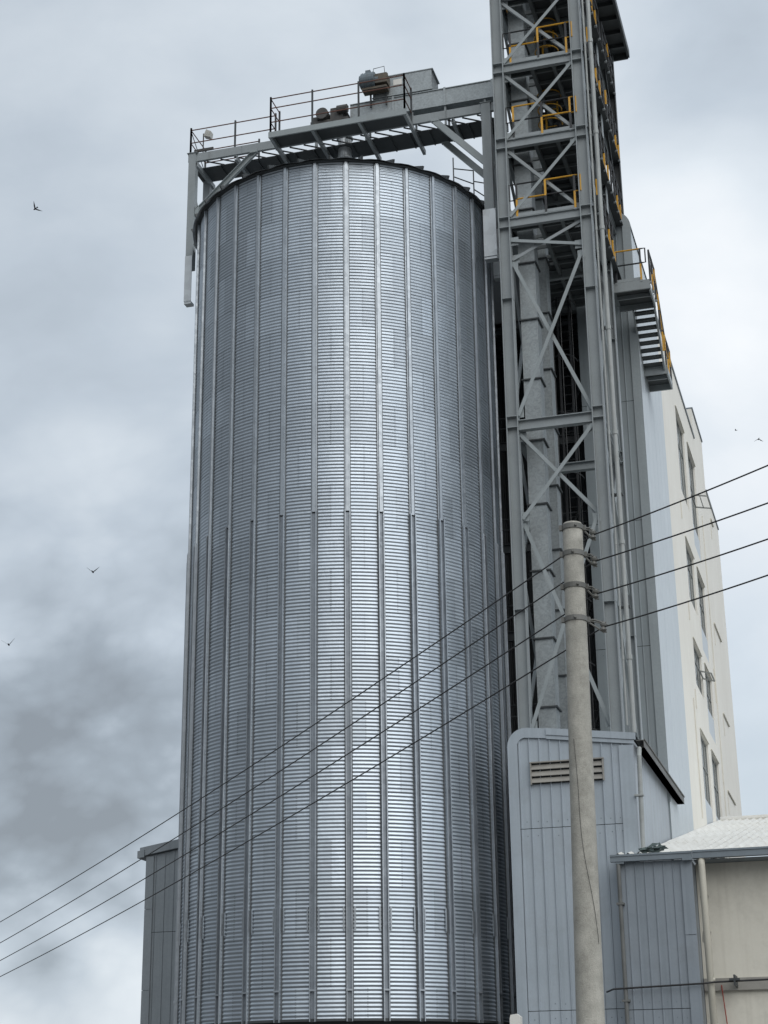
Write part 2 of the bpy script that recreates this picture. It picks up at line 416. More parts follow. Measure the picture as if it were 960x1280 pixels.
def railing(mb, runs, z, h, rails, mi_post, mi_rail, r=.018, pr=.025, spacing=None):
    for pts in runs:
        for rz in rails:
            for a, b in zip(pts, pts[1:]): mb.tube([(a[0], a[1], z + rz), (b[0], b[1], z + rz)], r, 6, mi_rail)
        for a in pts: mb.bar((a[0], a[1], z), (a[0], a[1], z + h), pr * 2, pr * 2, mi_post)
ra = MB()
railing(ra, [[(-4.85, YF), (-3.35, YF), (-2.0, YF)]], 30.42, 1.0, (.92, .45), 1, 0)
railing(ra, [[(-4.85, YF), (-4.85, YB), (-3.0, YB)]], 30.42, 1.0, (.92, .45), 1, 0)
ra.bar((-4.85, YF, 31.3), (-4.85, YB, 30.5), .02, .02, 1)
ra.build('handrail', [M['rust'], M['darksteel']], gan)
ra = MB()
railing(ra, [[(-1.85, -1.66), (-.5, -1.66), (.98, -1.66), (2.42, -1.66)], [(-1.85, -1.66), (-1.85, -.86)], [(2.42, -1.66), (2.42, -.86)]], 30.15, 1.28, (1.22, .88, .38), 1, 0)
ra.build('walkway_handrail', [M['rust'], M['darksteel']], gan)

# ------------------------------------------------------------------ conveyor on the gantry
cv = thing('chain_conveyor', (2, 0, 31), 'enclosed galvanised chain conveyor trough lying along the gantry', 'conveyor')
c = MB(); c.box(.3, 5.7, -.32, .22, 31.0, 31.56)
for x in (1.7, 3.35, 4.85): c.box(x - .035, x + .035, -.36, .26, 30.96, 31.6)
c.box(.3, 5.7, -.35, .25, 31.56, 31.585); c.box(.3, 5.7, -.35, -.322, 30.97, 31.01)
c.build('casing', M['galv'], cv)
c = MB()
for x in (.8, 2.3, 3.35, 4.6):
    for y in (-.28, .18): c.bar((x, y, 30.14), (x, y, 31.0), .06, .06)
c.build('trestle', M['steel'], cv)
c = MB()
c.box(-.95, .28, -.5, .1, 30.95, 31.08); c.tube([(-.55, -.6, 31.28), (-.55, .1, 31.28)], .2, 14); c.tube([(-.05, -.55, 31.33), (.28, -.55, 31.33)], .13, 12)
c.box(-.3, .1, -.5, .0, 31.08, 31.42); c.tube([(.1, -.5, 31.38), (.1, .1, 31.38)], .09, 10); c.box(-.9, -.75, -.4, 0, 31.08, 31.3)
c.tube([(-.3, -.45, 31.45), (.28, -.45, 31.45)], .035, 8)
c.build('drive_unit', M['rustgear'], cv)
c = MB()
for x in (-.8, .2): c.bar((x, -.35, 30.14), (x, -.35, 30.96), .08, .08)
c.build('drive_stand', M['steel'], cv)
c = MB(); c.tube([(.05, -.1, 30.98), (.05, -.1, 29.6), (0, 0, 29.0)], .21, 20)
for z in (30.5, 29.75): c.tube([(.05, -.1, z), (.05, -.1, z + .05)], .26, 20)
c.build('outlet_spout', M['plate'], cv)
hp = thing('feed_hopper', (2.1, 0, 31.6), 'boxy galvanised feed hopper with a grey motor on top of the conveyor', 'hopper')
c = MB(); c.prism([(1.05, 31.605), (2.95, 31.605), (2.95, 32.35), (1.42, 32.35), (1.05, 32.2)], 'y', -.34, .5)
c.box(1.0, 3.0, -.36, .52, 32.352, 32.38); c.box(1.03, 2.99, -.37, -.342, 31.62, 31.66)
c.build('body', M['galv'], hp)
c = MB(); c.box(1.72, 2.0, -.349, -.342, 32.0, 32.2); c.build('access_plate', M['white'], hp)
c = MB(); c.tube([(.80, -.62, 32.1), (1.22, -.62, 32.1)], .27, 20); c.tube([(.74, -.62, 32.1), (.80, -.62, 32.1)], .22, 20); c.tube([(1.22, -.62, 32.1), (1.34, -.62, 32.1)], .14, 14)
c.box(.92, 1.08, -.72, -.52, 32.36, 32.46)
for k in range(5): c.tube([(.84 + k * .08, -.62, 32.1), (.86 + k * .08, -.62, 32.1)], .283, 20)
c.build('motor', M['motor'], hp)
c = MB(); c.box(1.24, 1.62, -.75, -.38, 31.92, 32.25); c.box(.8, 1.6, -.72, -.38, 31.76, 31.83); c.tube([(1.24, -.55, 32.3), (1.6, -.55, 32.3)], .05, 8)
c.build('gearbox', M['orange'], hp)
c = MB(); c.tube([(1.15, -.6, 32.34), (1.15, -.6, 32.55), (1.5, -.6, 32.58), (1.5, -.5, 32.3)], .012, 6); c.bar((1.0, -.4, 31.3), (1.0, -.4, 31.78), .05, .05); c.bar((1.5, -.4, 31.3), (1.5, -.4, 31.78), .05, .05)
c.build('conduit', M['darksteel'], hp)
fl = thing('flood_light', (-4.55, -.5, 30.43), 'small flood light on a thin stand at the far left end of the gantry', 'flood light')
c = MB(); c.tube([(-4.55, -.5, 30.43), (-4.55, -.5, 31.35)], .02, 6); c.bar((-4.85, -.5, 30.75), (-4.2, -.5, 30.75), .05, .09); c.build('stand', M['rustgear'], fl)
c = MB(); c.prism([(-4.5, 31.2), (-4.28, 31.12), (-4.25, 31.32), (-4.42, 31.42)], 'y', -.62, -.42); c.build('head', M['lampglass'], fl)

# ------------------------------------------------------------------ elevator tower
X0, X1, Y0, Y1 = 5.34, 7.70, -1.70, 1.80
tw = thing('elevator_tower', (6.5, 0, 0), 'tall open grey steel elevator tower with cross braces and platforms beside the silo', 'tower')
for x in (X0, X1):
    for y in (Y0, Y1):
        b = MB(); b.ibeam((x, y, 0), (x, y, 35.1), .28, .33, .026, up=(1, 0, 0))
        for z in (25.58, 28.18, 30.76, 19.4):
            for dz in (-.02, .3): b.box(x - .138, x + .138, y - .135, y + .135, z + dz, z + dz + .022)
        for z in (23.3, 14.2): b.box(x - .172, x + .172, y - .142, y + .142, z, z + .01)
        b.build('leg', M['steel'] if y < 0 else M['steel'], tw)
for y in (4.72,):
    for x in (5.4, 7.86):
        b = MB(); b.ibeam((x, y, 28.6), (x, y, 35.2), .2, .26, .02, up=(1, 0, 0)); b.build('rear_post', M['darksteel'], tw)
LEV = [25.58, 28.18, 30.76, 33.34]
def yr(mb, a, b_, z, segs, n0=0, h=1.08, pat=None):
    """safety railing: posts and rails painted black with yellow lengths. pat: per post 0 = black, 1 = lower half yellow, 2 = upper half yellow"""
    a = Vector((*a, z)); b_ = Vector((*b_, z)); d = (b_ - a) / segs
    for j in range(segs + 1):
        p = a + d * j; up = (j + n0) % 2
        k = (2 if up else 1) if pat is None else pat[j % len(pat)]
        mb.bar(p, p + Vector((0, 0, h * .52)), .055, .055, 1 if k == 1 else 0); mb.bar(p + Vector((0, 0, h * .52)), p + Vector((0, 0, h)), .055, .055, 1 if k == 2 else 0)
        mb.box(p.x - .04, p.x + .04, p.y - .04, p.y + .04, z - .05, z + .012, 2)
        if j < segs:
            q = a + d * (j + 1)
            for hh, kk in ((h, up), (h * .55, 1 - up)):
                mb.tube([p + Vector((0, 0, hh)), q + Vector((0, 0, hh))], .024, 6, kk if pat is None else 0)
            mb.bar(p + Vector((0, 0, .07)), q + Vector((0, 0, .07)), .01, .1, 2 if pat is None else 0)
RM = [M['blackpaint'], M['yellow'], M['steel']]
for li, z in enumerate(LEV):
    yb = 4.75 if z > 28 else 4.2
    # floor with a square hole for the elevator trunks is drawn as strips
    fl_ = MB(); fz = z + .30
    fl_.box(5.3, 5.48, Y0, yb, fz, fz + .02); fl_.box(6.28, 8.0, Y0, yb, fz, fz + .02); fl_.box(5.48, 6.28, Y0, -1.12, fz, fz + .02)
    fl_.box(5.48, 6.28, 1.12, yb, fz, fz + .02)
    pf = fl_.build('platform', M['floorplate'], tw)
    for y in (Y0, Y1):
        b = MB(); b.ibeam((X0 + .14, y, z + .145), (X1 - .14, y, z + .145), .14, .28, .02); b.build('edge_beam', M['steel'], pf)
    for x in (X0, X1):
        b = MB(); b.ibeam((x, Y0 + .17, z + .145), (x, yb, z + .145), .14, .26, .02); b.build('edge_beam', M['steel'], pf)
    j = MB()
    for y in (-1.15, -.55, .1, .75, 1.2, 2.4, 3.0, 3.6, 4.15): j.bar((X0 + .08, y, z + .24), (X1 - .08, y, z + .24), .06, .1)
    for x in (6.3, 6.95): j.bar((x, Y0 + .08, z + .2), (x, yb, z + .2), .1, .18)
    j.build('joists', M['joist'], pf)
    r = MB(); yr(r, (5.72, Y0 - .02), (7.4, Y0 - .02), fz, 2, li)
    pb = r; up = li % 2
    r.tube([(7.4, Y0 - .02, fz + 1.08), (7.58, Y0 - .02, fz + 1.08), (7.58, Y0 - .02, fz + .56), (7.4, Y0 - .02, fz + .56)], .024, 6, 1)
    r.tube([(5.72, Y0 - .02, fz + 1.08), (5.52, Y0 - .02, fz + 1.08), (5.52, Y0 - .02, fz + .56), (5.72, Y0 - .02, fz + .56)], .024, 6, 0)
    r.build('guard_rail', RM, pf)
    r = MB(); yr(r, (7.98, -1.3), (7.98, 1.45), fz, 4, li + 1, pat=[(2, 0, 0, 1, 1), (0, 2, 0, 1, 1), (2, 0, 1, 1, 0), (0, 0, 1, 1, 0)][li])
    if z > 28: r.build('guard_rail', RM, pf); r = MB(); yr(r, (7.98, 2.1), (7.98, 4.55), fz, 4, li, pat=[(0, 1, 1, 0, 0), (0, 0, 1, 1, 0), (2, 0, 0, 1, 1), (0, 0, 2, 0, 0)][li])
    r.build('guard_rail', RM, pf)
    r = MB(); yr(r, (5.25, -1.3), (5.25, 1.45), fz, 3, li); r.build('guard_rail', RM, pf)
    if z > 28:
        r = MB(); yr(r, (5.5, 4.7), (7.7, 4.7), fz, 3, li); r.build('guard_rail', RM, pf)
b = MB(); b.ibeam((X0 + .17, Y0, 19.44), (X1 - .17, Y0, 19.44), .2, .30, .022, up=(0, 0, 1)); b.build('cross_beam', M['steel'], tw)
for x in (X0, X1):
    b = MB(); b.ibeam((x, Y0 + .17, 19.44), (x, Y1 - .17, 19.44), .2, .26, .022); b.build('cross_beam', M['steel'], tw)
b = MB(); b.ibeam((X0 + .17, Y1, 19.44), (X1 - .17, Y1, 19.44), .2, .26, .022); b.build('cross_beam', M['steel'], tw)
def brace(p, q, w=.09, m='brace', su=1):
    b = MB(); b.angle(p, q, w, .012, su=su)
    P_, Q_ = Vector(p), Vector(q); dd = (Q_ - P_).normalized()
    for e0, sg in ((P_, 1), (Q_, -1)):       # gusset plates at both ends
        c_ = e0 + dd * sg * .10
        if abs(P_.y - Q_.y) < .05: b.box(c_.x - .11, c_.x + .11, c_.y + .008, c_.y + .018, c_.z - .13, c_.z + .13)
        else: b.box(c_.x - .004, c_.x + .006, c_.y - .11, c_.y + .11, c_.z - .13, c_.z + .13)
    b.build('brace', M[m], tw)
xa, xb = X0 + .17, X1 - .17
for za, zb in ((31.08, 33.3), (28.5, 30.72), (25.92, 28.14)):
    brace((xa, Y0 - .03, za), (xb, Y0 - .03, zb)); brace((xa, Y0 + .08, zb), (xb, Y0 + .08, za), m='steel', su=-1)
brace((xa, Y0 - .02, 25.15), (xb, Y0 - .02, 24.72)); brace((xa, Y0 + .09, 24.58), (xb, Y0 + .09, 25.52), m='steel')
for za, zb in ((19.72, 24.5), (16.72, 19.22), (11.0, 16.66)):
    brace((xa, Y0 - .03, za), (xb, Y0 - .03, zb), .1); brace((xa, Y0 + .08, zb), (xb, Y0 + .08, za), .1, su=-1)
for za, zb in ((31.1, 33.3), (28.5, 30.7), (25.9, 28.1), (19.7, 25.3), (15.4, 19.2), (11.0, 15.3)):
    for x in (X0, X1):
        brace((x, Y0 + .18, za), (x, Y1 - .18, zb), .08, 'darksteel' if za > 20 else 'steel')
        brace((x + .06, Y0 + .18, zb), (x + .06, Y1 - .18, za), .08, 'brace' if x > 6 else 'steel', -1)
for x in (7.86,):
    for za, zb in ((28.9, 31.9), (31.9, 35.0)):
        brace((x, Y1 + .2, zb), (x, 4.6, za), .08, 'darksteel')
    for z in (31.9,):
        b = MB(); b.ibeam((x, Y1 + .15, z), (x, 4.6, z), .12, .2, .015); b.build('cross_beam', M['darksteel'], tw)
# canopy roof
b = MB(); b.box(5.06, 8.42, -2.6, 5.1, 35.48, 35.52)
for y in np.arange(-2.5, 5.1, .78): b.box(5.06, 8.40, y, y + .09, 35.34, 35.478)
b.box(5.06, 8.45, 5.1, 5.16, 35.25, 35.60); b.box(8.42, 8.50, -2.6, 5.16, 35.3, 35.60); b.box(5.0, 5.06, -2.6, 5.16, 35.3, 35.6)
for x in (5.34, 7.75): b.box(x - .09, x + .09, -2.55, 5.0, 35.14, 35.338)
b.build('canopy_roof', M['floorplate'], tw)
# ladders between platforms
ld = MB()
for zb in (28.5, 31.08):
    for s, x in enumerate((6.32, 6.68)):
        for k in range(6): ld.bar((x, .55, zb + k * .5), (x, .55, zb + (k + 1) * .5), .05, .05, (k + s) % 2)
    for k in range(10): ld.tube([(6.32, .55, zb + .15 + k * .3), (6.68, .55, zb + .15 + k * .3)], .014, 6, 1)
    for k in range(3):
        z = zb + 1.5 + k * .5
        ld.tube([(6.5 + .36 * math.cos(t), .55 - .36 + .36 * math.sin(t) * 1.0, z) for t in np.linspace(math.pi * .9, 2.1 * math.pi, 12)], .02, 6, 1)
ld.build('ladder', [M['blackpaint'], M['yellow']], tw)

# caged ladder in the dark bay behind the tower
cl = thing('caged_ladder', (6.15, 2.6, 10), 'black caged ladder rising in the dark bay behind the steel tower', 'ladder')
b = MB()
for x in (6.0, 6.36): b.bar((x, 2.6, 9), (x, 2.6, 25.4), .06, .05)
for k in range(54): b.tube([(6.0, 2.6, 9.2 + k * .3), (6.36, 2.6, 9.2 + k * .3)], .014, 6)
b.build('ladder_frame', M['blackpaint'], cl)
b = MB()
for k in range(0, 17, 2): b.tube([(6.18 + .36 * math.cos(t), 2.58 + .1 + .62 * -abs(math.sin(t)), 9.9 + k * .95) for t in np.linspace(0, math.pi, 12)], .018, 6)
for t in (.6, 1.57, 2.5): b.tube([(6.18 + .36 * math.cos(t), 2.68 - .62 * math.sin(t), 9.9) , (6.18 + .36 * math.cos(t), 2.68 - .62 * math.sin(t), 25.1)], .014, 6)
b.build('cage', M['blackpaint'], cl)

# bucket elevator trunks
for (x0, x1, y0, y1, js, lab) in (
        (5.56, 6.03, -1.02, -.45, (32.2, 30.2, 28.0, 26.5, 24.75, 22.95, 21.1, 19.25, 17.37, 15.47, 13.59, 11.73), 'front galvanised bucket elevator trunk with bolted joints inside the steel tower'),
        (5.62, 6.10, .40, .98, (31.9, 29.9, 27.6, 25.6, 23.8, 22.0, 20.2, 18.4, 16.5, 14.75, 12.9), 'rear galvanised elevator trunk, set back behind the front trunk in the tower')):
    t = thing('bucket_elevator', ((x0 + x1) / 2, (y0 + y1) / 2, 0), lab, 'bucket elevator', 'bucket elevators in the tower')
    b = MB(); b.box(x0, x1, y0, y1, 0, 35.2)
    for xx in (x0 + .012, x1 - .012): b.box(xx - .012, xx + .012, y0 - .012, y0 - .0005, 0, 35.2)
    b.build('casing', M['galv'], t)
    for z in js:
        b = MB(); b.box(x0 - .055, x1 + .055, y0 - .055, y1 + .055, z - .02, z + .02)
        b.build('flange', M['darksteel'], t)

# pipes clipped to the tower
for (x, y, r, z0, mat, lab) in ((7.97, -1.86, .03, 10.9, 'greypipe', 'thin pale conduit clipped beside the right front leg of the tower'), (8.13, -1.86, .062, 10.7, 'greypipe', 'thicker grey pipe running down just right of the thin conduit on the tower')):
    t = thing('riser_pipe', (x, y, z0), lab, 'pipe', 'pipes on the tower leg')
    b = MB(); pts = [(x, y, 35), (x, y, 21.2), (x, y, z0 + .3), (x, y, z0)]
    b.tube(pts, r, 10)
    for z in np.arange(12.6, 34, 3.1): b.tube([(x, y, z), (x, y, z + .12)], r * 1.25, 10)
    b.build('tube', M[mat], t, smooth=False)
    for z in (14.0, 17.1, 22.0, 25.0, 29.6, 32.6):
        c = MB(); c.box(x - r - .03, x + r + .03, y + r * .3, y + .2, z, z + .04); c.build('clip', M['darksteel'], t)

# ------------------------------------------------------------------ ribbed cladding helper
def clad_wall(mb, origin, u, w, zb, ztop, spacing=.26, seams=(), rib=.022, offset=0., screws=True, mi=0, mi_gap=1, mi_screw=2):
    """vertical ribbed sheets on a plane: origin (x,y), u = unit direction along the wall, outward normal = u rotated -90deg.
       ztop: function of the distance along the wall; seams: lap heights (a dark gap between sheets)"""
    ux, uy = u; nx, ny = uy, -ux
    def P(s, d, z): return (origin[0] + ux * s + nx * d, origin[1] + uy * s + ny * d, z)
    n = max(1, int(round(w / spacing))); sp = w / n
    prof = [(0, 0)]
    for k in range(n):
        s = k * sp
        if k > 0: prof += [(s - .022, 0), (s - .010, rib), (s + .010, rib), (s + .022, 0)]
        prof += [(s + sp * .5, .001)]
    prof += [(w, 0)]
    levels = [zb] + sorted(seams) + [None]
    for a, b in zip(levels, levels[1:]):
        o = len(mb.v)
        for s, d in prof:
            top = ztop(s) if b is None else b - .016
            mb.v += [P(s, d + offset, a), P(s, d + offset, top)]
        for k in range(len(prof) - 1):
            mb.f.append((o + 2 * k, o + 2 * k + 2, o + 2 * k + 3, o + 2 * k + 1)); mb.m.append(mi)
        if screws:
            for zz in [a + .15] + ([b - .2] if b else []):
                for k in range(n):
                    if random.random() < .78:
                        s = (k + .5) * sp + random.uniform(-.03, .03); z = zz + random.uniform(-.015, .015)
                        q = [P(s + i * .012, offset + .006, z + j * .012) for i, j in ((-1, -1), (1, -1), (1, 1), (-1, 1))]
                        mb.add(q, [(0, 1, 2, 3)], mi_screw)
    # dark backing a little behind
    q = [P(0, offset - .012, zb), P(w, offset - .012, zb), P(w, offset - .012, ztop(w)), P(0, offset - .012, ztop(0))]
    mb.add(q, [(0, 1, 2, 3)], mi_gap)

# ------------------------------------------------------------------ mill building behind the tower
ml = thing('mill_building', (2, 18, 0), 'tall mill building with a long cream window wall and blue grey clad end', 'building')
XS, YFR = 8.20, 4.30
b = MB()
# clad front right of the bay, rounded top corner
def corner_top(s):      # s from x=6.35
    x = 6.35 + s; r = .55
    if x < XS - r: return 29.0
    d = x - (XS - r); return 29.0 - (r - math.sqrt(max(0, r * r - d * d)))
prev = None
clad_wall(b, (6.35, YFR), (1, 0), XS - 6.35, 0, corner_top, .46, (10.7, 14.6, 18.5, 22.4, 26.3), rib=.018)
b.build('front_cladding', [M['cladshaft'], M['gap'], M['trim']], ml, recalc=False)
# corner flashing band following the rounded top
arc = []
r = .6
path = [(6.3, 29.03)] + [(XS + .03 - r + r * math.sin(t), 29.03 - r + r * math.cos(t)) for t in np.linspace(0, math.pi / 2, 9)] + [(XS + .03, 10.0)]
inner = [(6.3, 28.78)] + [(XS + .03 - r + (r - .27) * math.sin(t), 29.03 - r + (r - .27) * math.cos(t)) for t in np.linspace(0, math.pi / 2, 9)] + [(XS + .03 - .27, 10.0)]
fb = MB()
for (p0, p1, q0, q1) in zip(path, path[1:], inner, inner[1:]): fb.prism([p0, p1, q1, q0], 'y', YFR - .045, YFR - .024)
fb.build('corner_flashing', M['cladflash'], ml)
b = MB()   # roof edge over the rounded corner, running back
rp = [(XS + .03 - r + r * math.sin(t), 29.03 - r + r * math.cos(t)) for t in np.linspace(0, math.pi / 2, 9)]
o = len(b.v)
for x, z in [(-3, 29.03)] + rp: b.v += [(x, YFR - .03, z), (x, 10.4, z)]
for j in range(len(rp)): b.quad((o + 2 * j, o + 2 * j + 2, o + 2 * j + 3, o + 2 * j + 1))
b.add([(-3, 10.4, 29.03), (XS, 10.4, 29.03), (XS, 10.4, 27.9), (-3, 10.4, 27.9)], [(0, 1, 2, 3)])
b.add([(-3, 10.4, 28.0), (XS - .3, 10.4, 28.0), (XS - .3, 31.5, 26.9), (-3, 31.5, 26.9)], [(0, 1, 2, 3)])
b.build('roof', M['cladshaft'], ml, recalc=False)
# pale clad side
b = MB(); clad_wall(b, (XS, YFR), (0, 1), 10.4 - YFR, 0, lambda s: 28.45, 1.02, (), rib=.006, screws=False)
b.build('side_cladding', [M['cladpale'], M['gap'], M['trim']], ml, recalc=False)
# front wall left of the bay, wall over the bay, bay lining
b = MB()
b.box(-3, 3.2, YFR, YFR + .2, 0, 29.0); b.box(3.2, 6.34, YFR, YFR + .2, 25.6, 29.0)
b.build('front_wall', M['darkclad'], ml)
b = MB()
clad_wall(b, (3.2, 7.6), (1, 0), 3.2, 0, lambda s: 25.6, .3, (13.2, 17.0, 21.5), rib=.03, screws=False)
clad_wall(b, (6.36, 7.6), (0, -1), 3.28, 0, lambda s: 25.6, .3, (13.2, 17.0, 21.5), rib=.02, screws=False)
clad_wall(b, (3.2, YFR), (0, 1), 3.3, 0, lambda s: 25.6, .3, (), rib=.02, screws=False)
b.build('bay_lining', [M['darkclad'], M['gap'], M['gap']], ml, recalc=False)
b = MB(); b.box(3.2, 6.36, 4.2, 7.7, 25.6, 25.64)
for y in (4.7, 5.3, 5.9, 6.5, 7.1): b.bar((3.2, y, 25.52), (6.34, y, 25.52), .08, .15)
for x in (4.4, 5.4): b.bar((x, 4.2, 25.44), (x, 7.6, 25.44), .1, .2)
b.build('bay_ceiling', M['floorplate'], ml)
b = MB()
for z in (12.3, 15.4, 18.2, 21.6):
    b.ibeam((3.2, 4.9, z), (6.34, 4.9, z), .15, .3, .02); b.tube([(3.2, 4.85, z + .6), (6.34, 4.85, z + .6)], .025, 6); b.tube([(3.2, 4.85, z + .95), (6.34, 4.85, z + .95)], .025, 6)
for x in (4.1, 5.0):
    b.bar((x, 4.9, 0), (x, 4.9, 25.4), .1, .1)
for z in (10, 13.5, 17, 20.5): b.bar((5.0, 5.0, z), (6.3, 5.0, z + 3.0), .07, .07)
b.build('bay_frame', M['darksteel'], ml)
b = MB(); b.box(-3, -2.8, YFR, 31.5, 0, 27); b.build('far_side_wall', M['cladshaft'], ml)
# cream wall with window openings
wins = []
FLOORS = [(23.30, 26.55), (19.15, 21.40), (15.98, 17.60), (11.95, 14.32), (8.4, 10.6)]
COLS = [(15.0, 17.65), (18.75, 21.4)]
for fi, (z0, z1) in enumerate(FLOORS):
    for ci, (y0, y1) in enumerate(COLS):
        zz0, zz1 = z0, z1
        if ci == 1 or fi == 3: zz0 -= .95
        wins.append((y0, y1, zz0, zz1, fi, ci))
SEGT = [(10.4, 22.2, 28.12), (22.2, 26.1, 29.48), (26.1, 31.5, 27.2)]
b = MB()
ys = sorted({10.4, 22.2, 26.1, 31.5, *[w[0] for w in wins], *[w[1] for w in wins]})
def top_at(y): return [t for a, c, t in SEGT if a <= y < c][0]
D = .16
for ya, yb in zip(ys, ys[1:]):
    T = top_at((ya + yb) / 2)
    hs = sorted([(w[2], w[3]) for w in wins if w[0] <= ya + 1e-6 and w[1] >= yb - 1e-6])
    z = 0
    for h0, h1 in hs + [(T, T)]:
        b.add([(XS, ya, z), (XS, yb, z), (XS, yb, h0), (XS, ya, h0)], [(0, 1, 2, 3)]); z = h1
for y0, y1, z0, z1, fi, ci in wins:
    b.add([(XS, y0, z0), (XS - D, y0, z0), (XS - D, y0, z1), (XS, y0, z1)], [(0, 1, 2, 3)])
    b.add([(XS, y1, z0), (XS, y1, z1), (XS - D, y1, z1), (XS - D, y1, z0)], [(0, 1, 2, 3)])
    b.add([(XS, y0, z0), (XS, y1, z0), (XS - D, y1, z0), (XS - D, y0, z0)], [(0, 1, 2, 3)])
    b.add([(XS, y0, z1), (XS - D, y0, z1), (XS - D, y1, z1), (XS, y1, z1)], [(0, 1, 2, 3)])
# end walls of the taller middle block and the far end
b.add([(XS, 22.2, 28.0), (3, 22.2, 28.0), (3, 22.2, 29.48), (XS, 22.2, 29.48)], [(0, 1, 2, 3)])
b.add([(XS, 26.1, 27.0), (3, 26.1, 27.0), (3, 26.1, 29.48), (XS, 26.1, 29.48)], [(0, 1, 2, 3)])
b.add([(XS, 31.5, 0), (-3, 31.5, 0), (-3, 31.5, 27.2), (XS, 31.5, 27.2)], [(0, 1, 2, 3)])
b.build('window_wall', M['cream'], ml, recalc=False)
for a, c_, t in SEGT:
    b = MB(); b.box(XS - .22, XS + .05, a, c_, t, t + .07); b.build('coping', M['trim'], ml)
b = MB()      # thin drip lines over the windows
for ya_, yb_, zt_ in ((27.3, 28.4, 26.3), (24.6, 27.6, 20.8), (25.5, 28.1, 17.2), (24.6, 28.0, 13.85)):
    b.box(XS + .002, XS + .06, ya_, yb_, zt_, zt_ + .05); b.box(XS + .002, XS + .02, ya_, ya_ + .07, zt_ - .9, zt_)
for y0, y1, z0, z1, fi, ci in wins:
    b.box(XS + .002, XS + .045, y0 - .1, y1 + .06, z1 + .03, z1 + .06)
for yv, z0, z1 in ((13.4, 11.0, 15.1), (23.0, 11.0, 25.0), (14.2, 21.9, 22.6), (14.2, 14.9, 15.6), (14.2, 18.1, 18.8), (22.6, 17, 18.4), (22.9, 13.9, 15.4)):
    b.box(XS + .002, XS + .03, yv, yv + .05, z0, z1)
b.build('drip_moulding', M['creamold'], ml)
for y0, y1, z0, z1, fi, ci in wins:
    f = MB(); x0, x1 = XS - .13, XS - .07; t = .06
    f.box(x0, x1, y0, y0 + t, z0, z1); f.box(x0, x1, y1 - t, y1, z0, z1); f.box(x0, x1, y0 + t, y1 - t, z0, z0 + t); f.box(x0, x1, y0 + t, y1 - t, z1 - t, z1)
    for q in (1, 2): ym = y0 + (y1 - y0) * q / 3; f.box(x0, x1, ym - t / 2, ym + t / 2, z0 + t, z1 - t)
    zm = z0 + (z1 - z0) * .68; f.box(x0 + .003, x1 - .003, y0 + t, y1 - t, zm - .03, zm + .03)
    w = f.build('window', M['frame'], ml)
    f = MB(); f.box(XS - .12, XS - .1, y0 + .02, y1 - .02, z0 + .02, z1 - .02); f.build('pane', M['glass'], w)
    
    if ci == 1 or fi == 3: f = MB(); f.box(XS - .066, XS - .03, y0 + .002, y1 - .002, z0 + .002, z0 + 1.0); f.build('pane_reflection', M['cladpale'], w)  # pale slab painted in as the reflection low in the glass
    opens = {(0, 1): (.05, .6), (2, 0): (.55, 1)}
    if (fi, ci) in opens:
        a, c_ = opens[(fi, ci)]; f = MB()
        ya, yb = y0 + (y1 - y0) * a, y0 + (y1 - y0) * c_; zt, out = z0 + (z1 - z0) * .5, (.62 if fi == 0 else .42)
        pts = [(XS + .02, ya, zt), (XS + .02, yb, zt), (XS + out, yb, zt - .12), (XS + out, ya, zt - .12)]
        for p, q in zip(pts, pts[1:] + pts[:1]): f.bar(p, q, .045, .045)
        mid = [tuple((Vector(pts[0]) + Vector(pts[3])) / 2), tuple((Vector(pts[1]) + Vector(pts[2])) / 2)]
        f.bar(mid[0], mid[1], .03, .03)
        f.build('open_sash', M['frame'], w)

# ------------------------------------------------------------------ access stair on the tower side
ac = thing('access_stair', (8.35, 3, 25), 'steel access stair with two landings projecting from the tower high up', 'stair')
b = MB(); b.box(7.82, 8.86, 2.44, 3.66, 25.33, 25.36, 1)
b.channel((7.80, 2.41, 25.32), (8.90, 2.41, 25.32), .06, .30, .012); b.channel((7.80, 3.69, 25.25), (8.90, 3.69, 25.25), .06, .2, .012)
b.channel((8.88, 2.45, 25.25), (8.88, 3.66, 25.25), .05, .22, .012); b.bar((7.82, 3.0, 25.26), (8.86, 3.0, 25.26), .05, .12)
b.build('upper_landing', [M['steel'], M['floorplate']], ac)
b = MB(); b.box(8.14, 8.90, 5.44, 6.72, 23.88, 23.91, 1)
b.channel((8.10, 5.41, 23.80), (8.93, 5.41, 23.80), .06, .28, .012); b.channel((8.10, 6.74, 23.8), (8.93, 6.74, 23.8), .06, .24, .012)
b.channel((8.92, 5.45, 23.80), (8.92, 6.72, 23.80), .05, .24, .012); b.bar((8.24, 6.0, 23.8), (8.9, 6.0, 23.8), .05, .12)
b.build('lower_landing', [M['steel'], M['floorplate']], ac)
s0, s1 = Vector((0, 3.72, 25.18)), Vector((0, 5.40, 23.85))
for x in (8.20, 8.86):
    b = MB(); b.channel((x, s0.y, s0.z), (x, s1.y, s1.z), .05, .22, .012); b.build('stringer', M['steel'], ac)
for k in range(8):
    q = s0.lerp(s1, (k + .6) / 8.2)
    b = MB(); b.box(8.225, 8.835, q.y - .10, q.y + .10, q.z - .03, q.z + .035); b.build('tread', M['floorplate'], ac)
b = MB()
yr(b, (7.9, 2.41), (8.66, 2.41), 25.47, 1, 1)
b.tube([(8.66, 2.41, 26.55), (8.82, 2.41, 26.55), (8.82, 2.41, 26.07), (8.66, 2.41, 26.07)], .024, 6, 0)
yr(b, (8.92, 2.44), (8.92, 3.7), 25.4, 2, 0, pat=(0, 1, 2))
b.build('guard_rail', RM, ac)
b = MB()
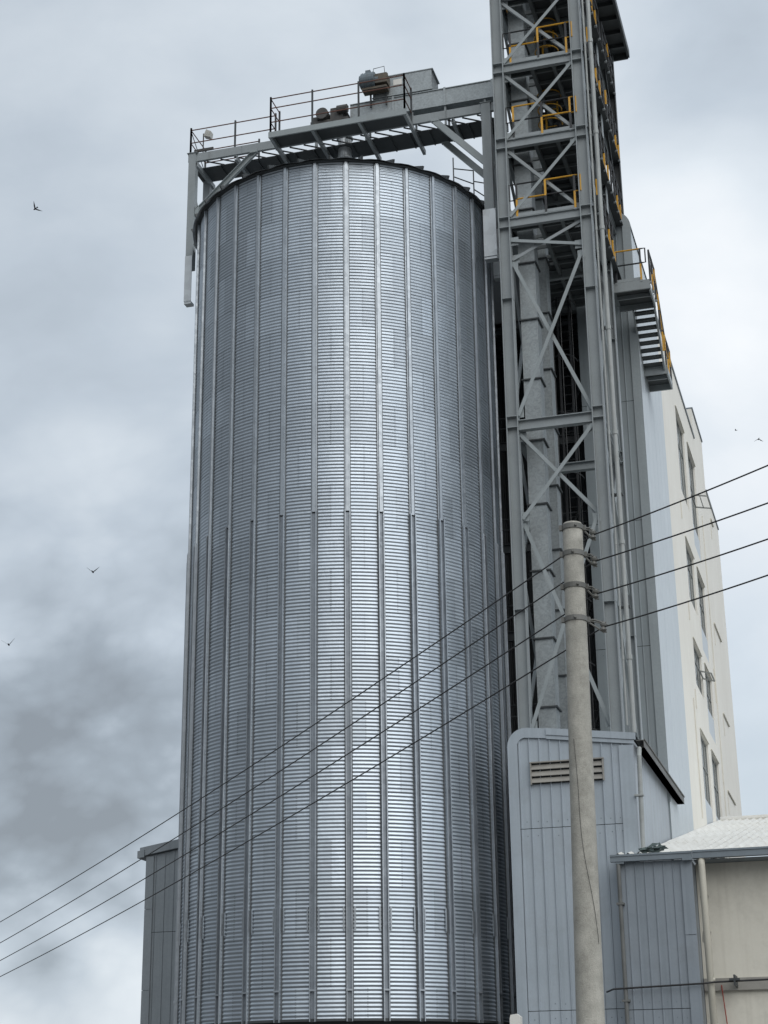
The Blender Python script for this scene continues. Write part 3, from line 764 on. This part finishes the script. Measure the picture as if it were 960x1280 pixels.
for h in (.55, 1.05): b.tube([(8.92, 3.72, 25.3 + h), (8.92, 5.42, 23.95 + h), (8.92, 6.74, 23.95 + h)], .024, 6, 0 if h > .6 else 1)
for k, yv in enumerate((4.3, 4.9, 5.42, 6.08, 6.72)):
    zb_ = 25.3 - (min(yv, 5.42) - 3.72) / 1.7 * 1.35
    b.bar((8.92, yv, zb_ - .15), (8.92, yv, zb_ + .5), .05, .05, k % 2); b.bar((8.92, yv, zb_ + .5), (8.92, yv, zb_ + 1.06), .05, .05, 1 - k % 2)
b.build('stair_rail', RM, ac)

# ------------------------------------------------------------------ blue-grey shed at the foot of the tower
sh = thing('clad_shed', (6.6, 1, 0), 'tall pale blue ribbed metal shed with a rounded top corner below the tower', 'shed')
YS = -2.40; SX0, SX1 = 5.03, 8.15
def shtop(s):
    x = SX0 + s; r = .42
    z = 10.92 - (x - SX0) * .118
    if x < SX0 + r: d = SX0 + r - x; z -= r - math.sqrt(max(0, r * r - d * d))
    return z
b = MB(); clad_wall(b, (SX0, YS), (1, 0), SX1 - SX0, 0, shtop, .26, (4.05, 8.38), rib=.036)
b.build('front_sheet', [M['clad'], M['gap'], M['trim']], sh, recalc=False)
b = MB()
b.box(SX0, SX0 + .03, YS + .02, 1.9, 0, 10.4)
b.build('silo_side_wall', M['cladold'], sh)
b = MB(); clad_wall(b, (SX1, YS), (0, 1), YFR - YS, 0, lambda s: 10.42, 1.85, (), rib=.004, screws=False)
b.build('side_wall', [M['sidewall'], M['gap'], M['trim']], sh, recalc=False)
b = MB()
o = len(b.v); xs = [SX0 - .02, SX0 + .1, SX0 + .25, SX0 + .42, 6.5, SX1 + .05]
for x in xs: b.v += [(x, YS - .02, shtop(max(0, x - SX0)) + .03), (x, YFR - .05, shtop(max(0, x - SX0)) + .03)]
for k in range(len(xs) - 1): b.quad((o + 2 * k, o + 2 * k + 2, o + 2 * k + 3, o + 2 * k + 1))
b.build('roof', M['cladold'], sh, recalc=False)
# rounded edge trim
b = MB(); r = .46; tw_ = .25
out = [(SX0 - .03, 0)] + [(SX0 - .03 + r - r * math.cos(t), 10.90 - r + r * math.sin(t)) for t in np.linspace(0, math.pi / 2, 9)] + [(6.0, 10.85)]
inn = [(SX0 - .03 + .27, 0)] + [(SX0 - .03 + r - (r - tw_) * math.cos(t), 10.90 - r + (r - tw_) * math.sin(t)) for t in np.linspace(0, math.pi / 2, 9)] + [(6.0, 10.60)]
for (p0, p1, q0, q1) in zip(out, out[1:], inn, inn[1:]): b.prism([p0, p1, q1, q0], 'y', YS - .055, YS - .035)
b.build('edge_trim', M['clad'], sh)
b = MB()
b.prism([(6.002, 10.85), (SX1 + .08, 10.57), (SX1 + .08, 10.40), (6.002, 10.68)], 'y', YS - .09, YS - .03)
b.prism([(6.002, 10.678), (SX1 + .04, 10.398), (SX1 + .04, 10.30), (6.002, 10.58)], 'y', YS - .065, YS - .03)
b.build('fascia', M['clad'], sh)
b = MB(); b.box(7.80, SX1 + .006, YS - .044, YS - .028, 0, 10.29); b.build('corner_trim', M['clad'], sh)
lv = MB(); lx0, lx1, lz0, lz1 = 5.60, 7.38, 9.46, 9.98
lv.box(lx0, lx1, YS - .03, YS - .028, lz0, lz1, 1)
lv.box(lx0 - .04, lx1 + .04, YS - .12, YS - .027, lz1, lz1 + .03)
for k in range(3):
    z = lz0 + .02 + k * .165
    lv.add([(lx0, YS - .10, z), (lx1, YS - .10, z), (lx1, YS - .04, z + .12), (lx0, YS - .04, z + .12), (lx0, YS - .105, z + .012), (lx1, YS - .105, z + .012), (lx1, YS - .045, z + .132), (lx0, YS - .045, z + .132)],
           [(0, 1, 2, 3), (4, 7, 6, 5), (0, 4, 5, 1), (2, 6, 7, 3), (1, 5, 6, 2), (3, 7, 4, 0)])
lv.box(lx0 - .03, lx0, YS - .11, YS - .027, lz0 - .02, lz1 - .002); lv.box(lx1, lx1 + .03, YS - .11, YS - .027, lz0 - .02, lz1 - .002)
lv.build('louver', [M['ledge'], M['gap']], sh)
gt = MB(); gt.channel((SX1 + .17, YS + .1, 10.32), (SX1 + .17, 6.05, 10.32), .2, .2, .015, side=1); gt.bar((SX1 + .17, YS + .1, 10.225), (SX1 + .17, 6.05, 10.225), .2, .01)
gt.box(SX1 + .275, SX1 + .30, YS + .1, 6.05, 10.41, 10.44)
gt.build('side_gutter', M['browngutter'], sh)
dp = MB(); dp.tube([(SX1 + .14, YS + .12, 10.22), (SX1 + .14, YS - .02, 10.0), (SX1 + .10, YS - .05, 7.75), (SX1 + .10, YS - .14, 7.62)], .058, 12)
for z in (9.0,): dp.box(SX1 - .02, SX1 + .2, YS - .13, YS + .02, z, z + .04)
dp.build('downpipe', M['greypipe'], sh)

# ------------------------------------------------------------------ small front shed
ss = thing('lean_to_shed', (8.5, -2.6, 0), 'low darker blue grey ribbed lean-to shed between the tall shed and cream wall', 'shed')
SY = -3.0; TX0, TX1 = 7.66, 9.44
b = MB(); clad_wall(b, (TX0, SY), (1, 0), TX1 - TX0, 0, lambda s: 7.34, .225, (3.98,), rib=.024)
b.build('front_sheet', [M['cladold'], M['gap'], M['trim']], ss, recalc=False)
b = MB(); b.box(TX1 - .03, TX1, SY, -1.7, 0, 7.3); b.box(TX0, TX0 + .03, SY, YS - .12, 0, 7.3); b.build('end_wall', M['cladold'], ss)
b = MB(); b.box(TX1 - .26, TX1 + .006, SY - .045, SY - .026, 0, 5.6); b.box(TX1 - .26, TX1 + .006, SY - .05, SY - .026, 5.612, 7.33); b.build('corner_trim', M['cladold'], ss)
b = MB(); b.box(TX0 - .12, TX1 + .02, SY - .17, SY - .03, 7.35, 7.50); b.box(TX0 - .12, TX1 + .02, SY - .19, SY - .17, 7.47, 7.515)
b.box(TX1 - .2, TX1 + .03, SY - .2, SY - .02, 7.30, 7.349); b.box(TX0 + .0, TX0 + .2, SY - .15, SY - .04, 7.30, 7.349)
b.build('gutter', M['trim'], ss)
b = MB(); b.tube([(TX0 + .06, SY - .1, 7.33), (TX0 + .06, SY - .1, 0)], .05, 12)
for z in (6.35, 4.15): b.box(TX0 - .03, TX0 + .15, SY - .16, SY - .0, z, z + .05)
b.build('downpipe', M['darkpipe'], ss)

# ------------------------------------------------------------------ cream annex with white roof
an = thing('cream_annex', (12, 5, 0), 'low cream plastered annex with a white corrugated roof at the right', 'annex')
AY = -2.30
b = MB(); b.box(TX1 + .01, 19, AY, AY + .25, 0, 7.32); b.box(18.8, 19, AY + .25, 19, 0, 7.3); b.build('front_wall', M['creamold'], an)
b = MB(); b.box(TX1 + .02, 19, AY - .09, AY - .002, 4.38, 4.66)
b.build('ledge', M['ledge'], an)
for (z, h, w, x) in ((6.55, .32, .12, TX1 + .16), (5.62, .38, .15, TX1 + .15)):
    d = MB(); poly = [(x + w * math.cos(t) * random.uniform(.6, 1.1), z + h / 2 * math.sin(t) * random.uniform(.8, 1.1)) for t in np.linspace(0, 6.28, 11)[:-1]]
    d.prism(poly, 'y', AY - .006, AY - .002); d.build('grey_patch', M['ledge'], an)  # uneven grey patches laid on the wall
b = MB(); b.box(TX1 + .03, 19, AY - .72, AY - .54, 7.36, 7.53); b.box(TX1 + .03, 19, AY - .74, AY - .72, 7.50, 7.545); b.box(TX1 + .03, 19, AY - .54, AY + .1, 7.325, 7.345)
b.build('gutter', M['trim'], an)
b = MB()      # corrugated roof, plane rising to the back in overlapping courses
RX0, RX1, sl = 8.21, 19.4, .193
ny_, cr_ = 14, .245
courses = np.linspace(-2.95, 20.2, 5)
nx_ = int((RX1 - RX0) / cr_) * 4
xsr = np.linspace(RX0, RX1, nx_ + 1)
for ci, (ya, yb) in enumerate(zip(courses, courses[1:])):
    o = len(b.v)
    for yv, lift in ((ya, .016), (yb + .12, .004)):
        for x in xsr: b.v.append((x, yv, 7.50 + (yv + 2.95) * sl + lift + .052 * math.cos(2 * math.pi * (x - RX0) / cr_)))
    n = len(xsr)
    for j in range(n - 1): b.quad((o + j, o + j + 1, o + n + j + 1, o + n + j))
    for j in range(n - 1):       # thin front edge
        p0, p1 = b.v[o + j], b.v[o + j + 1]
        b.add([p0, p1, (p1[0], p1[1], p1[2] - .015), (p0[0], p0[1], p0[2] - .015)], [(0, 1, 2, 3)])
xsr2 = np.linspace(7.62, 8.205, 13); o = len(b.v)
for yv in (-3.08, YS - .06):
    for x in xsr2: b.v.append((x, yv, 7.535 + (yv + 2.95) * sl + .052 * math.cos(2 * math.pi * (x - RX0) / cr_)))
for j in range(12): b.quad((o + j, o + j + 1, o + 14 + j, o + 13 + j))
b.tube([(RX0, 20.3, 12.02), (RX1, 20.3, 12.02)], .12, 10)
b.build('roof', M['whiteroof'], an, recalc=False)
b = MB(); b.tube([(9.66, AY - .63, 7.37), (9.66, AY - .63, 7.2), (9.68, AY - .55, 0)], .082, 14); b.tube([(9.68, AY - .575, 4.55), (9.68, AY - .575, 4.64)], .092, 14)
b.build('downpipe', M['pvc'], an, smooth=True)
# junk on the roof, flashing at the wall
rg = MB()
for k in range(14):
    c_ = Vector((8.55 + random.uniform(-.22, .22), -2.85 + random.uniform(-.15, .2), 7.62 + random.uniform(0, .1)))
    d = Vector((random.uniform(-1, 1), random.uniform(-1, 1), random.uniform(-.3, .6))).normalized() * random.uniform(.1, .22)
    e_ = Vector((random.uniform(-1, 1), random.uniform(-1, 1), random.uniform(-.2, .8))).normalized() * random.uniform(.08, .15)
    rg.add([c_ - d, c_ + e_, c_ + d, c_ - e_, c_ + Vector((0, 0, .07))], [(0, 1, 4), (1, 2, 4), (2, 3, 4), (3, 0, 4), (0, 3, 2, 1)])
tag(rg.build('rag_bundle', M['cloth'], None, loc=(8.55, -2.85, 7.6)), 'crumpled grey green rag lying at the gutter edge of the white roof', 'rag')

# services on the shed and annex fronts
t = thing('service_pipe', (9, -3.1, 4.5), 'thin dark pipe running level across the lean-to shed and cream wall', 'pipe')
b = MB(); b.tube([(7.2, -2.55, 4.42), (7.45, -3.14, 4.44), (9.5, -3.14, 4.50), (9.75, -3.02, 4.53), (15, -3.0, 4.62)], .022, 8); b.build('tube', M['wire'], t)
b = MB(); b.box(10.2, 10.24, -3.08, AY - .1, 4.44, 4.68); b.box(10.1, 10.34, -3.07, -3.03, 4.55, 4.60); b.build('bracket', M['darksteel'], t)
b = MB(); b.tube([(9.86, AY - .12, 4.5), (9.88, AY - .11, 4.2), (9.93, AY - .1, 3.5), (9.95, AY - .1, 2.2)], .014, 6)
tag(b.build('red_cable', M['redcable'], None, loc=(9.9, AY - .1, 4)), 'thin red cable hanging down the cream wall beside the white downpipe', 'cable')

# ------------------------------------------------------------------ shed at the left behind the silo
ls = thing('grey_clad_shed', (-5, 3.2, 0), 'grey ribbed metal shed half hidden behind the left side of the silo', 'shed')
b = MB(); LY = 3.0
def lt(s): return 9.10 + s * .155
clad_wall(b, (-7.17, LY), (1, 0), 3.8, 0, lt, .30, (6.9,), rib=.026, screws=False)
b.build('front_sheet', [M['cladleft'], M['gap'], M['trim']], ls, recalc=False)
b = MB(); b.prism([(-7.36, 9.10), (-3.2, 9.75), (-3.2, 10.0), (-7.36, 9.35)], 'y', LY - .12, LY + 6); b.prism([(-7.42, 9.04), (-7.2, 9.07), (-7.2, 9.28), (-7.42, 9.25)], 'y', LY - .16, LY + 6)
b.build('roof', M['cladleft'], ls)
b = MB(); b.box(-7.17, -7.12, LY + .02, LY + 6, 0, 9.0); b.build('end_wall', M['cladleft'], ls)
b = MB(); b.box(-7.18, -6.93, LY - .05, LY - .03, 0, 5.25); b.box(-7.18, -6.93, LY - .05, LY - .03, 5.262, 7.55); b.box(-7.18, -6.93, LY - .05, LY - .03, 7.562, 9.09); b.build('corner_trim', M['cladleft'], ls)

# white boundary post at the foot of the tall shed
b = MB(); b.prism([(5.38, 0), (5.62, 0), (5.62, 3.78), (5.54, 3.84), (5.40, 3.82), (5.38, 3.74)], 'y', -5.1, -4.86)
tag(b.build('boundary_post', M['white'], None, loc=(5.5, -5, 0)), 'white painted post, only its top showing at the bottom edge by the pale shed', 'post')

# ------------------------------------------------------------------ utility pole and lines
PT, PBm = Vector((11.058, -27.729, 7.21)), Vector((11.002, -27.839, 2.407))
ax = (PT - PBm) / (PT.z - PBm.z)
def pole_at(z): return PT + ax * (z - PT.z)
def pole_r(z): return .098 + (7.21 - z) / 150
up = thing('utility_pole', tuple(pole_at(0)), 'round tapered concrete utility pole standing in front of the shed', 'utility pole')
b = MB(); zs = np.linspace(0, 7.2, 30)
b.tube([pole_at(z) for z in zs] + [pole_at(7.212), pole_at(7.22)], [pole_r(z) for z in zs] + [.09, .07], 28)
b.build('shaft', M['concrete'], up, smooth=True)
b = MB()     # thin stray cable stapled to the pole
pts = []
for t_ in np.linspace(0, 1, 22):
    z = 5.0 - 1.9 * t_; a = R_(-112 + 80 * t_ ** 1.5 + 5 * math.sin(9 * t_)); p = pole_at(z); rr_ = pole_r(z) + .006
    pts.append((p.x + rr_ * math.cos(a), p.y + rr_ * math.sin(a), z))
b.tube(pts, .002, 5); b.build('stray_cable', M['wire'], up)
BZ = [7.165, 6.885, 6.545, 6.205]
ENDL = [(-2.259, -14.596, 5.36), (-2.238, -14.584, 4.979), (-2.22, -14.574, 4.66), (-2.203, -14.565, 4.372)]
ENDR = [(13.064, -28.932, 7.175), (13.033, -28.934, 6.815), (13.003, -28.935, 6.475), (12.974, -28.936, 6.14)]
order = ['topmost', 'second highest', 'third highest', 'lowest']
cam_right = Vector((.961, .276, 0)); cam_back = Vector((.276, -.961, 0))
for k, z in enumerate(BZ):
    c0 = pole_at(z); r = pole_r(z)
    b = MB(); b.tube([pole_at(z - .025), pole_at(z + .025)], r + .010, 28)
    for s in (-1, 1):
        e_ = c0 + cam_right * s * (r + .02); b.box(e_.x - .016, e_.x + .016, e_.y - .02, e_.y + .02, z - .026, z + .026)
    f0 = c0 + cam_back * (r + .006) + cam_right * (.02 * (-1) ** k); b.tube([f0, f0 + cam_back * .03], .014, 8)
    band = b.build('band', M['insul'], up)
    # drop fork and spool insulator at the right of the pole
    i0 = c0 + cam_right * (r + .10) + Vector((0, 0, -.075)) + (cam_right * .06 if k == 3 else Vector((0, 0, 0)))
    b = MB()
    b.tube([c0 + cam_right * (r + .01), c0 + cam_right * (r + .07) + Vector((0, 0, .0)), i0 + Vector((0, 0, .045)), i0 + cam_right * .03 + Vector((0, 0, .045))], .009, 6)
    b.tube([c0 + cam_right * (r + .01) + Vector((0, 0, -.02)), i0 + Vector((0, 0, -.05)), i0 + cam_right * .03 + Vector((0, 0, -.05))], .009, 6)
    b.tube([i0 + Vector((0, 0, -.06)), i0 + Vector((0, 0, .06))], .008, 6)
    b.tube([i0 + Vector((0, 0, zz_)) for zz_ in (-.042, -.03, -.012, 0, .012, .03, .042)], [.02, .034, .03, .02, .03, .034, .02], 12)
    b.tube([c0 + cam_right * (r + .02) + Vector((0, 0, -.01)), i0 + cam_right * .05 + Vector((0, 0, .02))], .006, 5)
    b.build('insulator', M['insul'], band)
    # the line itself
    L = Vector(ENDL[k]); Rr = Vector(ENDR[k])
    L2 = i0 + (L - i0) * 1.35; R2 = i0 + (Rr - i0) * 1.6
    w = MB(); pts = []
    for t_ in np.linspace(1, 0, 40):
        p = i0 + (L2 - i0) * t_; p.z -= .42 * 4 * t_ * (1 - t_) * .5; pts.append(p)
    for t_ in np.linspace(0, 1, 14)[1:]:
        p = i0 + (R2 - i0) * t_; p.z -= .03 * 4 * t_ * (1 - t_); pts.append(p)
    w.tube(pts, [.0072] * len(pts), 6)
    tag(w.build('power_line', M['wire'], None, loc=tuple(i0)), 'black overhead wire, %s of the four carried by the concrete pole' % order[k], 'power line', 'overhead wires on the concrete pole')

# ------------------------------------------------------------------ birds
def bird(loc, yaw, bank, flap, s, label, dark=True):
    b = MB(); c_ = Vector((0, 0, 0)); q = Matrix.Rotation(yaw, 3, 'Z') @ Matrix.Rotation(bank, 3, 'Y')
    b.tube([q @ Vector((0, y_, 0)) * s for y_ in (-.20, -.14, -.04, .06, .14, .19)], [.012 * s, .03 * s, .055 * s, .05 * s, .035 * s, .01 * s], 8)
    b.add([q @ Vector(p) * s for p in ((-.02, -.13, 0), (.02, -.13, 0), (.06, -.30, 0), (-.06, -.30, 0), (0, -.13, .012), (0, -.29, .008))], [(0, 1, 2, 3), (0, 4, 1), (1, 4, 5, 2), (0, 3, 5, 4)])
    for sd in (-1, 1):
        h1, h2 = math.sin(flap) * .2, math.sin(flap * 1.15) * .40
        w = [(sd * .03, .07, .02), (sd * .20, .10, h1 + .02), (sd * .42, .0, h2), (sd * .22, -.07, h1), (sd * .03, -.07, .01)]
        lo = [(x, y_, z - .012) for x, y_, z in w]
        b.add([q @ Vector(p) * s for p in w + lo], [(0, 1, 3, 4), (1, 2, 3), (9, 8, 6, 5), (8, 7, 6)] + [(j, (j + 1) % 5, 5 + (j + 1) % 5, 5 + j) for j in range(5)])
    o = b.build('bird', M['bird'], None, loc=(0, 0, 0)); o.location = loc
    return tag(o, label, 'bird', 'birds in the sky')
bird((-15.606, 8.876, 35.744), R_(60), R_(35), .9, .62, 'dark bird flying high at the left of the sky, above the other birds there')
bird((-12.997, 10.249, 20.8), R_(10), 0, .85, .58, 'small bird with raised wings nearest the left edge of the silo')
bird((-15.519, 8.925, 17.9), R_(20), R_(-10), 1.1, .56, 'lowest bird, at the left picture edge over the grey cloud')
bird((10.268, 16.384, 25.914), R_(80), 0, .3, .24, 'tiny bird right of the cream building, the left one of two')
bird((11.056, 16.423, 25.472), R_(20), 0, -.5, .42, 'tiny bird right of the cream building, the right one of two')

# ------------------------------------------------------------------ camera
F, PITCH_, ROLL = 2102.03, R_(19.93799), R_(-.71877)
TH = R_(16)
AX = Vector((math.cos(TH), -math.sin(TH))); BX = Vector((math.sin(TH), math.cos(TH)))
def to_plant(w): return Vector((w[0] * AX.x + w[1] * AX.y, w[0] * BX.x + w[1] * BX.y, w[2]))
fwd = to_plant((0, math.cos(PITCH_), math.sin(PITCH_)))
right0 = to_plant((1, 0, 0)); up0 = to_plant((0, -math.sin(PITCH_), math.cos(PITCH_)))
cr, sr = math.cos(ROLL), math.sin(ROLL)
rt = right0 * cr + up0 * sr; upv = up0 * cr - right0 * sr
cam = bpy.data.cameras.new('camera'); co = bpy.data.objects.new('camera', cam); COL.objects.link(co)
m = Matrix((rt, upv, -fwd)).transposed().to_4x4(); m.translation = Vector((13.62442555, -43.52169696, 1.6))
co.matrix_world = m
cam.sensor_fit = 'VERTICAL'; cam.sensor_height = 36; cam.sensor_width = 27; cam.lens = 36 * F / 1280
cam.clip_start = .1; cam.clip_end = 3000
scene.camera = co

# ------------------------------------------------------------------ light: overcast sky with cloud + soft sun
SUN = Vector((.60, -.80, .85)).normalized()
el = math.asin(SUN.z); az = math.atan2(SUN.x, SUN.y)
sun = bpy.data.lights.new('sun', 'SUN'); sun.energy = 1.2; sun.angle = R_(60); sun.color = (1, .955, .89)
so = bpy.data.objects.new('sun', sun); COL.objects.link(so); so.rotation_euler = SUN.to_track_quat('Z', 'Y').to_euler(); so.location = (0, 0, 60)
wd = bpy.data.worlds.new('World'); scene.world = wd; wd.use_nodes = True
nt = wd.node_tree; nt.nodes.clear()
wo = nt.nodes.new('ShaderNodeOutputWorld'); bg = nt.nodes.new('ShaderNodeBackground'); nt.links.new(bg.outputs[0], wo.inputs[0])
bg.inputs['Strength'].default_value = .1
sky = nt.nodes.new('ShaderNodeTexSky'); sky.sky_type = 'NISHITA'; sky.sun_disc = False
sky.sun_elevation = el; sky.sun_rotation = az; sky.air_density = 1.2; sky.dust_density = 2.5
tc = nt.nodes.new('ShaderNodeTexCoord'); vec = tc.outputs['Generated']
# cloud field: stretched noise in direction space, the deck brighter behind the camera by added gain lobes
w1 = nt.nodes.new('ShaderNodeTexNoise'); w1.inputs['Scale'].default_value = 3.2; w1.inputs['Detail'].default_value = 3
nt.links.new(vec, w1.inputs['Vector'])
wv = nt.nodes.new('ShaderNodeVectorMath'); wv.operation = 'MULTIPLY_ADD'
nt.links.new(w1.outputs['Color'], wv.inputs[0]); wv.inputs[1].default_value = (.11, .11, .09); wv.inputs[2].default_value = (0, 0, 0)
ad = nt.nodes.new('ShaderNodeVectorMath'); ad.operation = 'ADD'; nt.links.new(vec, ad.inputs[0]); nt.links.new(wv.outputs[0], ad.inputs[1])
sb = nt.nodes.new('ShaderNodeVectorMath'); sb.operation = 'SUBTRACT'; nt.links.new(ad.outputs[0], sb.inputs[0]); sb.inputs[1].default_value = (.055, .055, .045)
nv = nt.nodes.new('ShaderNodeVectorMath'); nv.operation = 'NORMALIZE'; nt.links.new(sb.outputs[0], nv.inputs[0])
dirw = nv.outputs[0]
def lobe(d, width_deg, amp):
    """soft round patch of the sky around direction d"""
    d = Vector(d).normalized()
    dp_ = nt.nodes.new('ShaderNodeVectorMath'); dp_.operation = 'DOT_PRODUCT'; nt.links.new(dirw, dp_.inputs[0]); dp_.inputs[1].default_value = d
    k = 1 / (1 - math.cos(R_(width_deg)))
    e = mth(nt, 'EXPONENT', mth(nt, 'MULTIPLY', mth(nt, 'SUBTRACT', dp_.outputs['Value'], 1), k))
    return mth(nt, 'MULTIPLY', e, amp)
n1 = noise(nt, 2.6, 4, vec=dirw, sc=(1, 1, 2.0), rough=.5)
n2 = noise(nt, 6.5, 6, vec=dirw, sc=(1, 1, 1.7), rough=.55)
n3 = noise(nt, 13, 8, vec=dirw, sc=(1, 1, 1.15), rough=.62)
val = mth(nt, 'ADD', mth(nt, 'MULTIPLY_ADD', n1, .60, .36), mth(nt, 'MULTIPLY_ADD', n2, .36, -.18))
# heaped cloud low in the sky carries more small relief than the smooth deck overhead
low = mth(nt, 'ADD', lobe((-.445, .87, .19), 8, .85), .06)
vo = nt.nodes.new('ShaderNodeTexVoronoi'); vo.feature = 'F1'; vo.inputs['Scale'].default_value = 11; vo.inputs['Detail'].default_value = 3; vo.inputs['Roughness'].default_value = .55
vm = nt.nodes.new('ShaderNodeMapping'); vm.inputs['Scale'].default_value = (1, 1, 1.5); nt.links.new(dirw, vm.inputs[0]); nt.links.new(vm.outputs[0], vo.inputs['Vector'])
heap = mth(nt, 'SUBTRACT', .74, vo.outputs['Distance'])
val = mth(nt, 'ADD', val, mth(nt, 'MULTIPLY', mth(nt, 'ADD', mth(nt, 'MULTIPLY', mth(nt, 'SUBTRACT', n3, .5), .55), mth(nt, 'MULTIPLY', heap, .55)), low))
CLOUDS = [((-.417, .80, .432), 9, -.17), ((-.44, .825, .354), 4, .03), ((-.436, .857, .275), 3.4, .16), ((-.455, .862, .228), 2.8, -.15), ((-.405, .885, .222), 2.4, -.14),
          ((-.46, .873, .165), 3.2, -.10), ((-.42, .895, .128), 2.6, -.16), ((-.405, .893, .20), 4.5, -.14), ((-.47, .876, .115), 2.4, -.12), ((-.443, .891, .097), 1.6, .14), ((-.452, .889, .070), 1.1, -.14),
          ((-.07, .874, .475), 4.5, .20), ((-.03, .90, .40), 6, .08), ((-.040, .825, .556), 4.2, -.20), ((-.104, .79, .61), 4, .06),
          ((-.04, .97, .26), 7, .12), ((-.30, .764, .571), 6, .07), ((-.375, .779, .503), 4, -.02)]
for c_ in CLOUDS: val = mth(nt, 'ADD', val, lobe(*c_))
cr_n = nt.nodes.new('ShaderNodeValToRGB'); nt.links.new(val, cr_n.inputs[0])
els = cr_n.color_ramp.elements
els[0].position = .12; els[0].color = (.27, .305, .345, 1)
els[1].position = 1.0; els[1].color = (.95, .97, .99, 1)
for p_, c_ in ((.34, (.355, .408, .465)), (.55, (.52, .588, .662)), (.78, (.74, .80, .855))):
    e_ = els.new(p_); e_.color = (*c_, 1)
cloud = cr_n.outputs[0]
gain = mth(nt, 'ADD', mth(nt, 'ADD', lobe((.30, -.66, .80), 38, .42), lobe((.95, -.30, .70), 30, .62)), 1.0)  # bright lobes added out of view to light silo and cream wall
gain = mth(nt, 'ADD', gain, lobe((-.93, -.35, .25), 48, -.82))  # dark lobes from here on, added out of view to darken silo reflections
gain = mth(nt, 'ADD', gain, lobe((1, .3, .25), 26, -.50))
gain = mth(nt, 'ADD', gain, lobe((.42, -.91, .04), 24, -.95))
gain = mth(nt, 'ADD', gain, lobe((-.1, -1, .02), 20, -.5))
gain = mth(nt, 'MULTIPLY', gain, 10.6)
gv = nt.nodes.new('ShaderNodeVectorMath'); gv.operation = 'SCALE'; nt.links.new(cloud, gv.inputs[0]); nt.links.new(gain, gv.inputs['Scale'])
# cover: a few thin places where the blue sky shows low in the right
cov = mth(nt, 'SUBTRACT', .94, lobe((-.05, .97, .22), 8, .22))
fin = mix(nt, cov, sky.outputs[0], gv.outputs[0])
nt.links.new(fin, bg.inputs['Color'])

scene.render.engine = 'CYCLES'
vs = scene.view_settings; vs.view_transform = 'Standard'; vs.look = 'None'; vs.exposure = .1; vs.gamma = 1
scene.cycles.max_bounces = 6; scene.cycles.diffuse_bounces = 3; scene.cycles.glossy_bounces = 4
scene.cycles.use_denoising = True
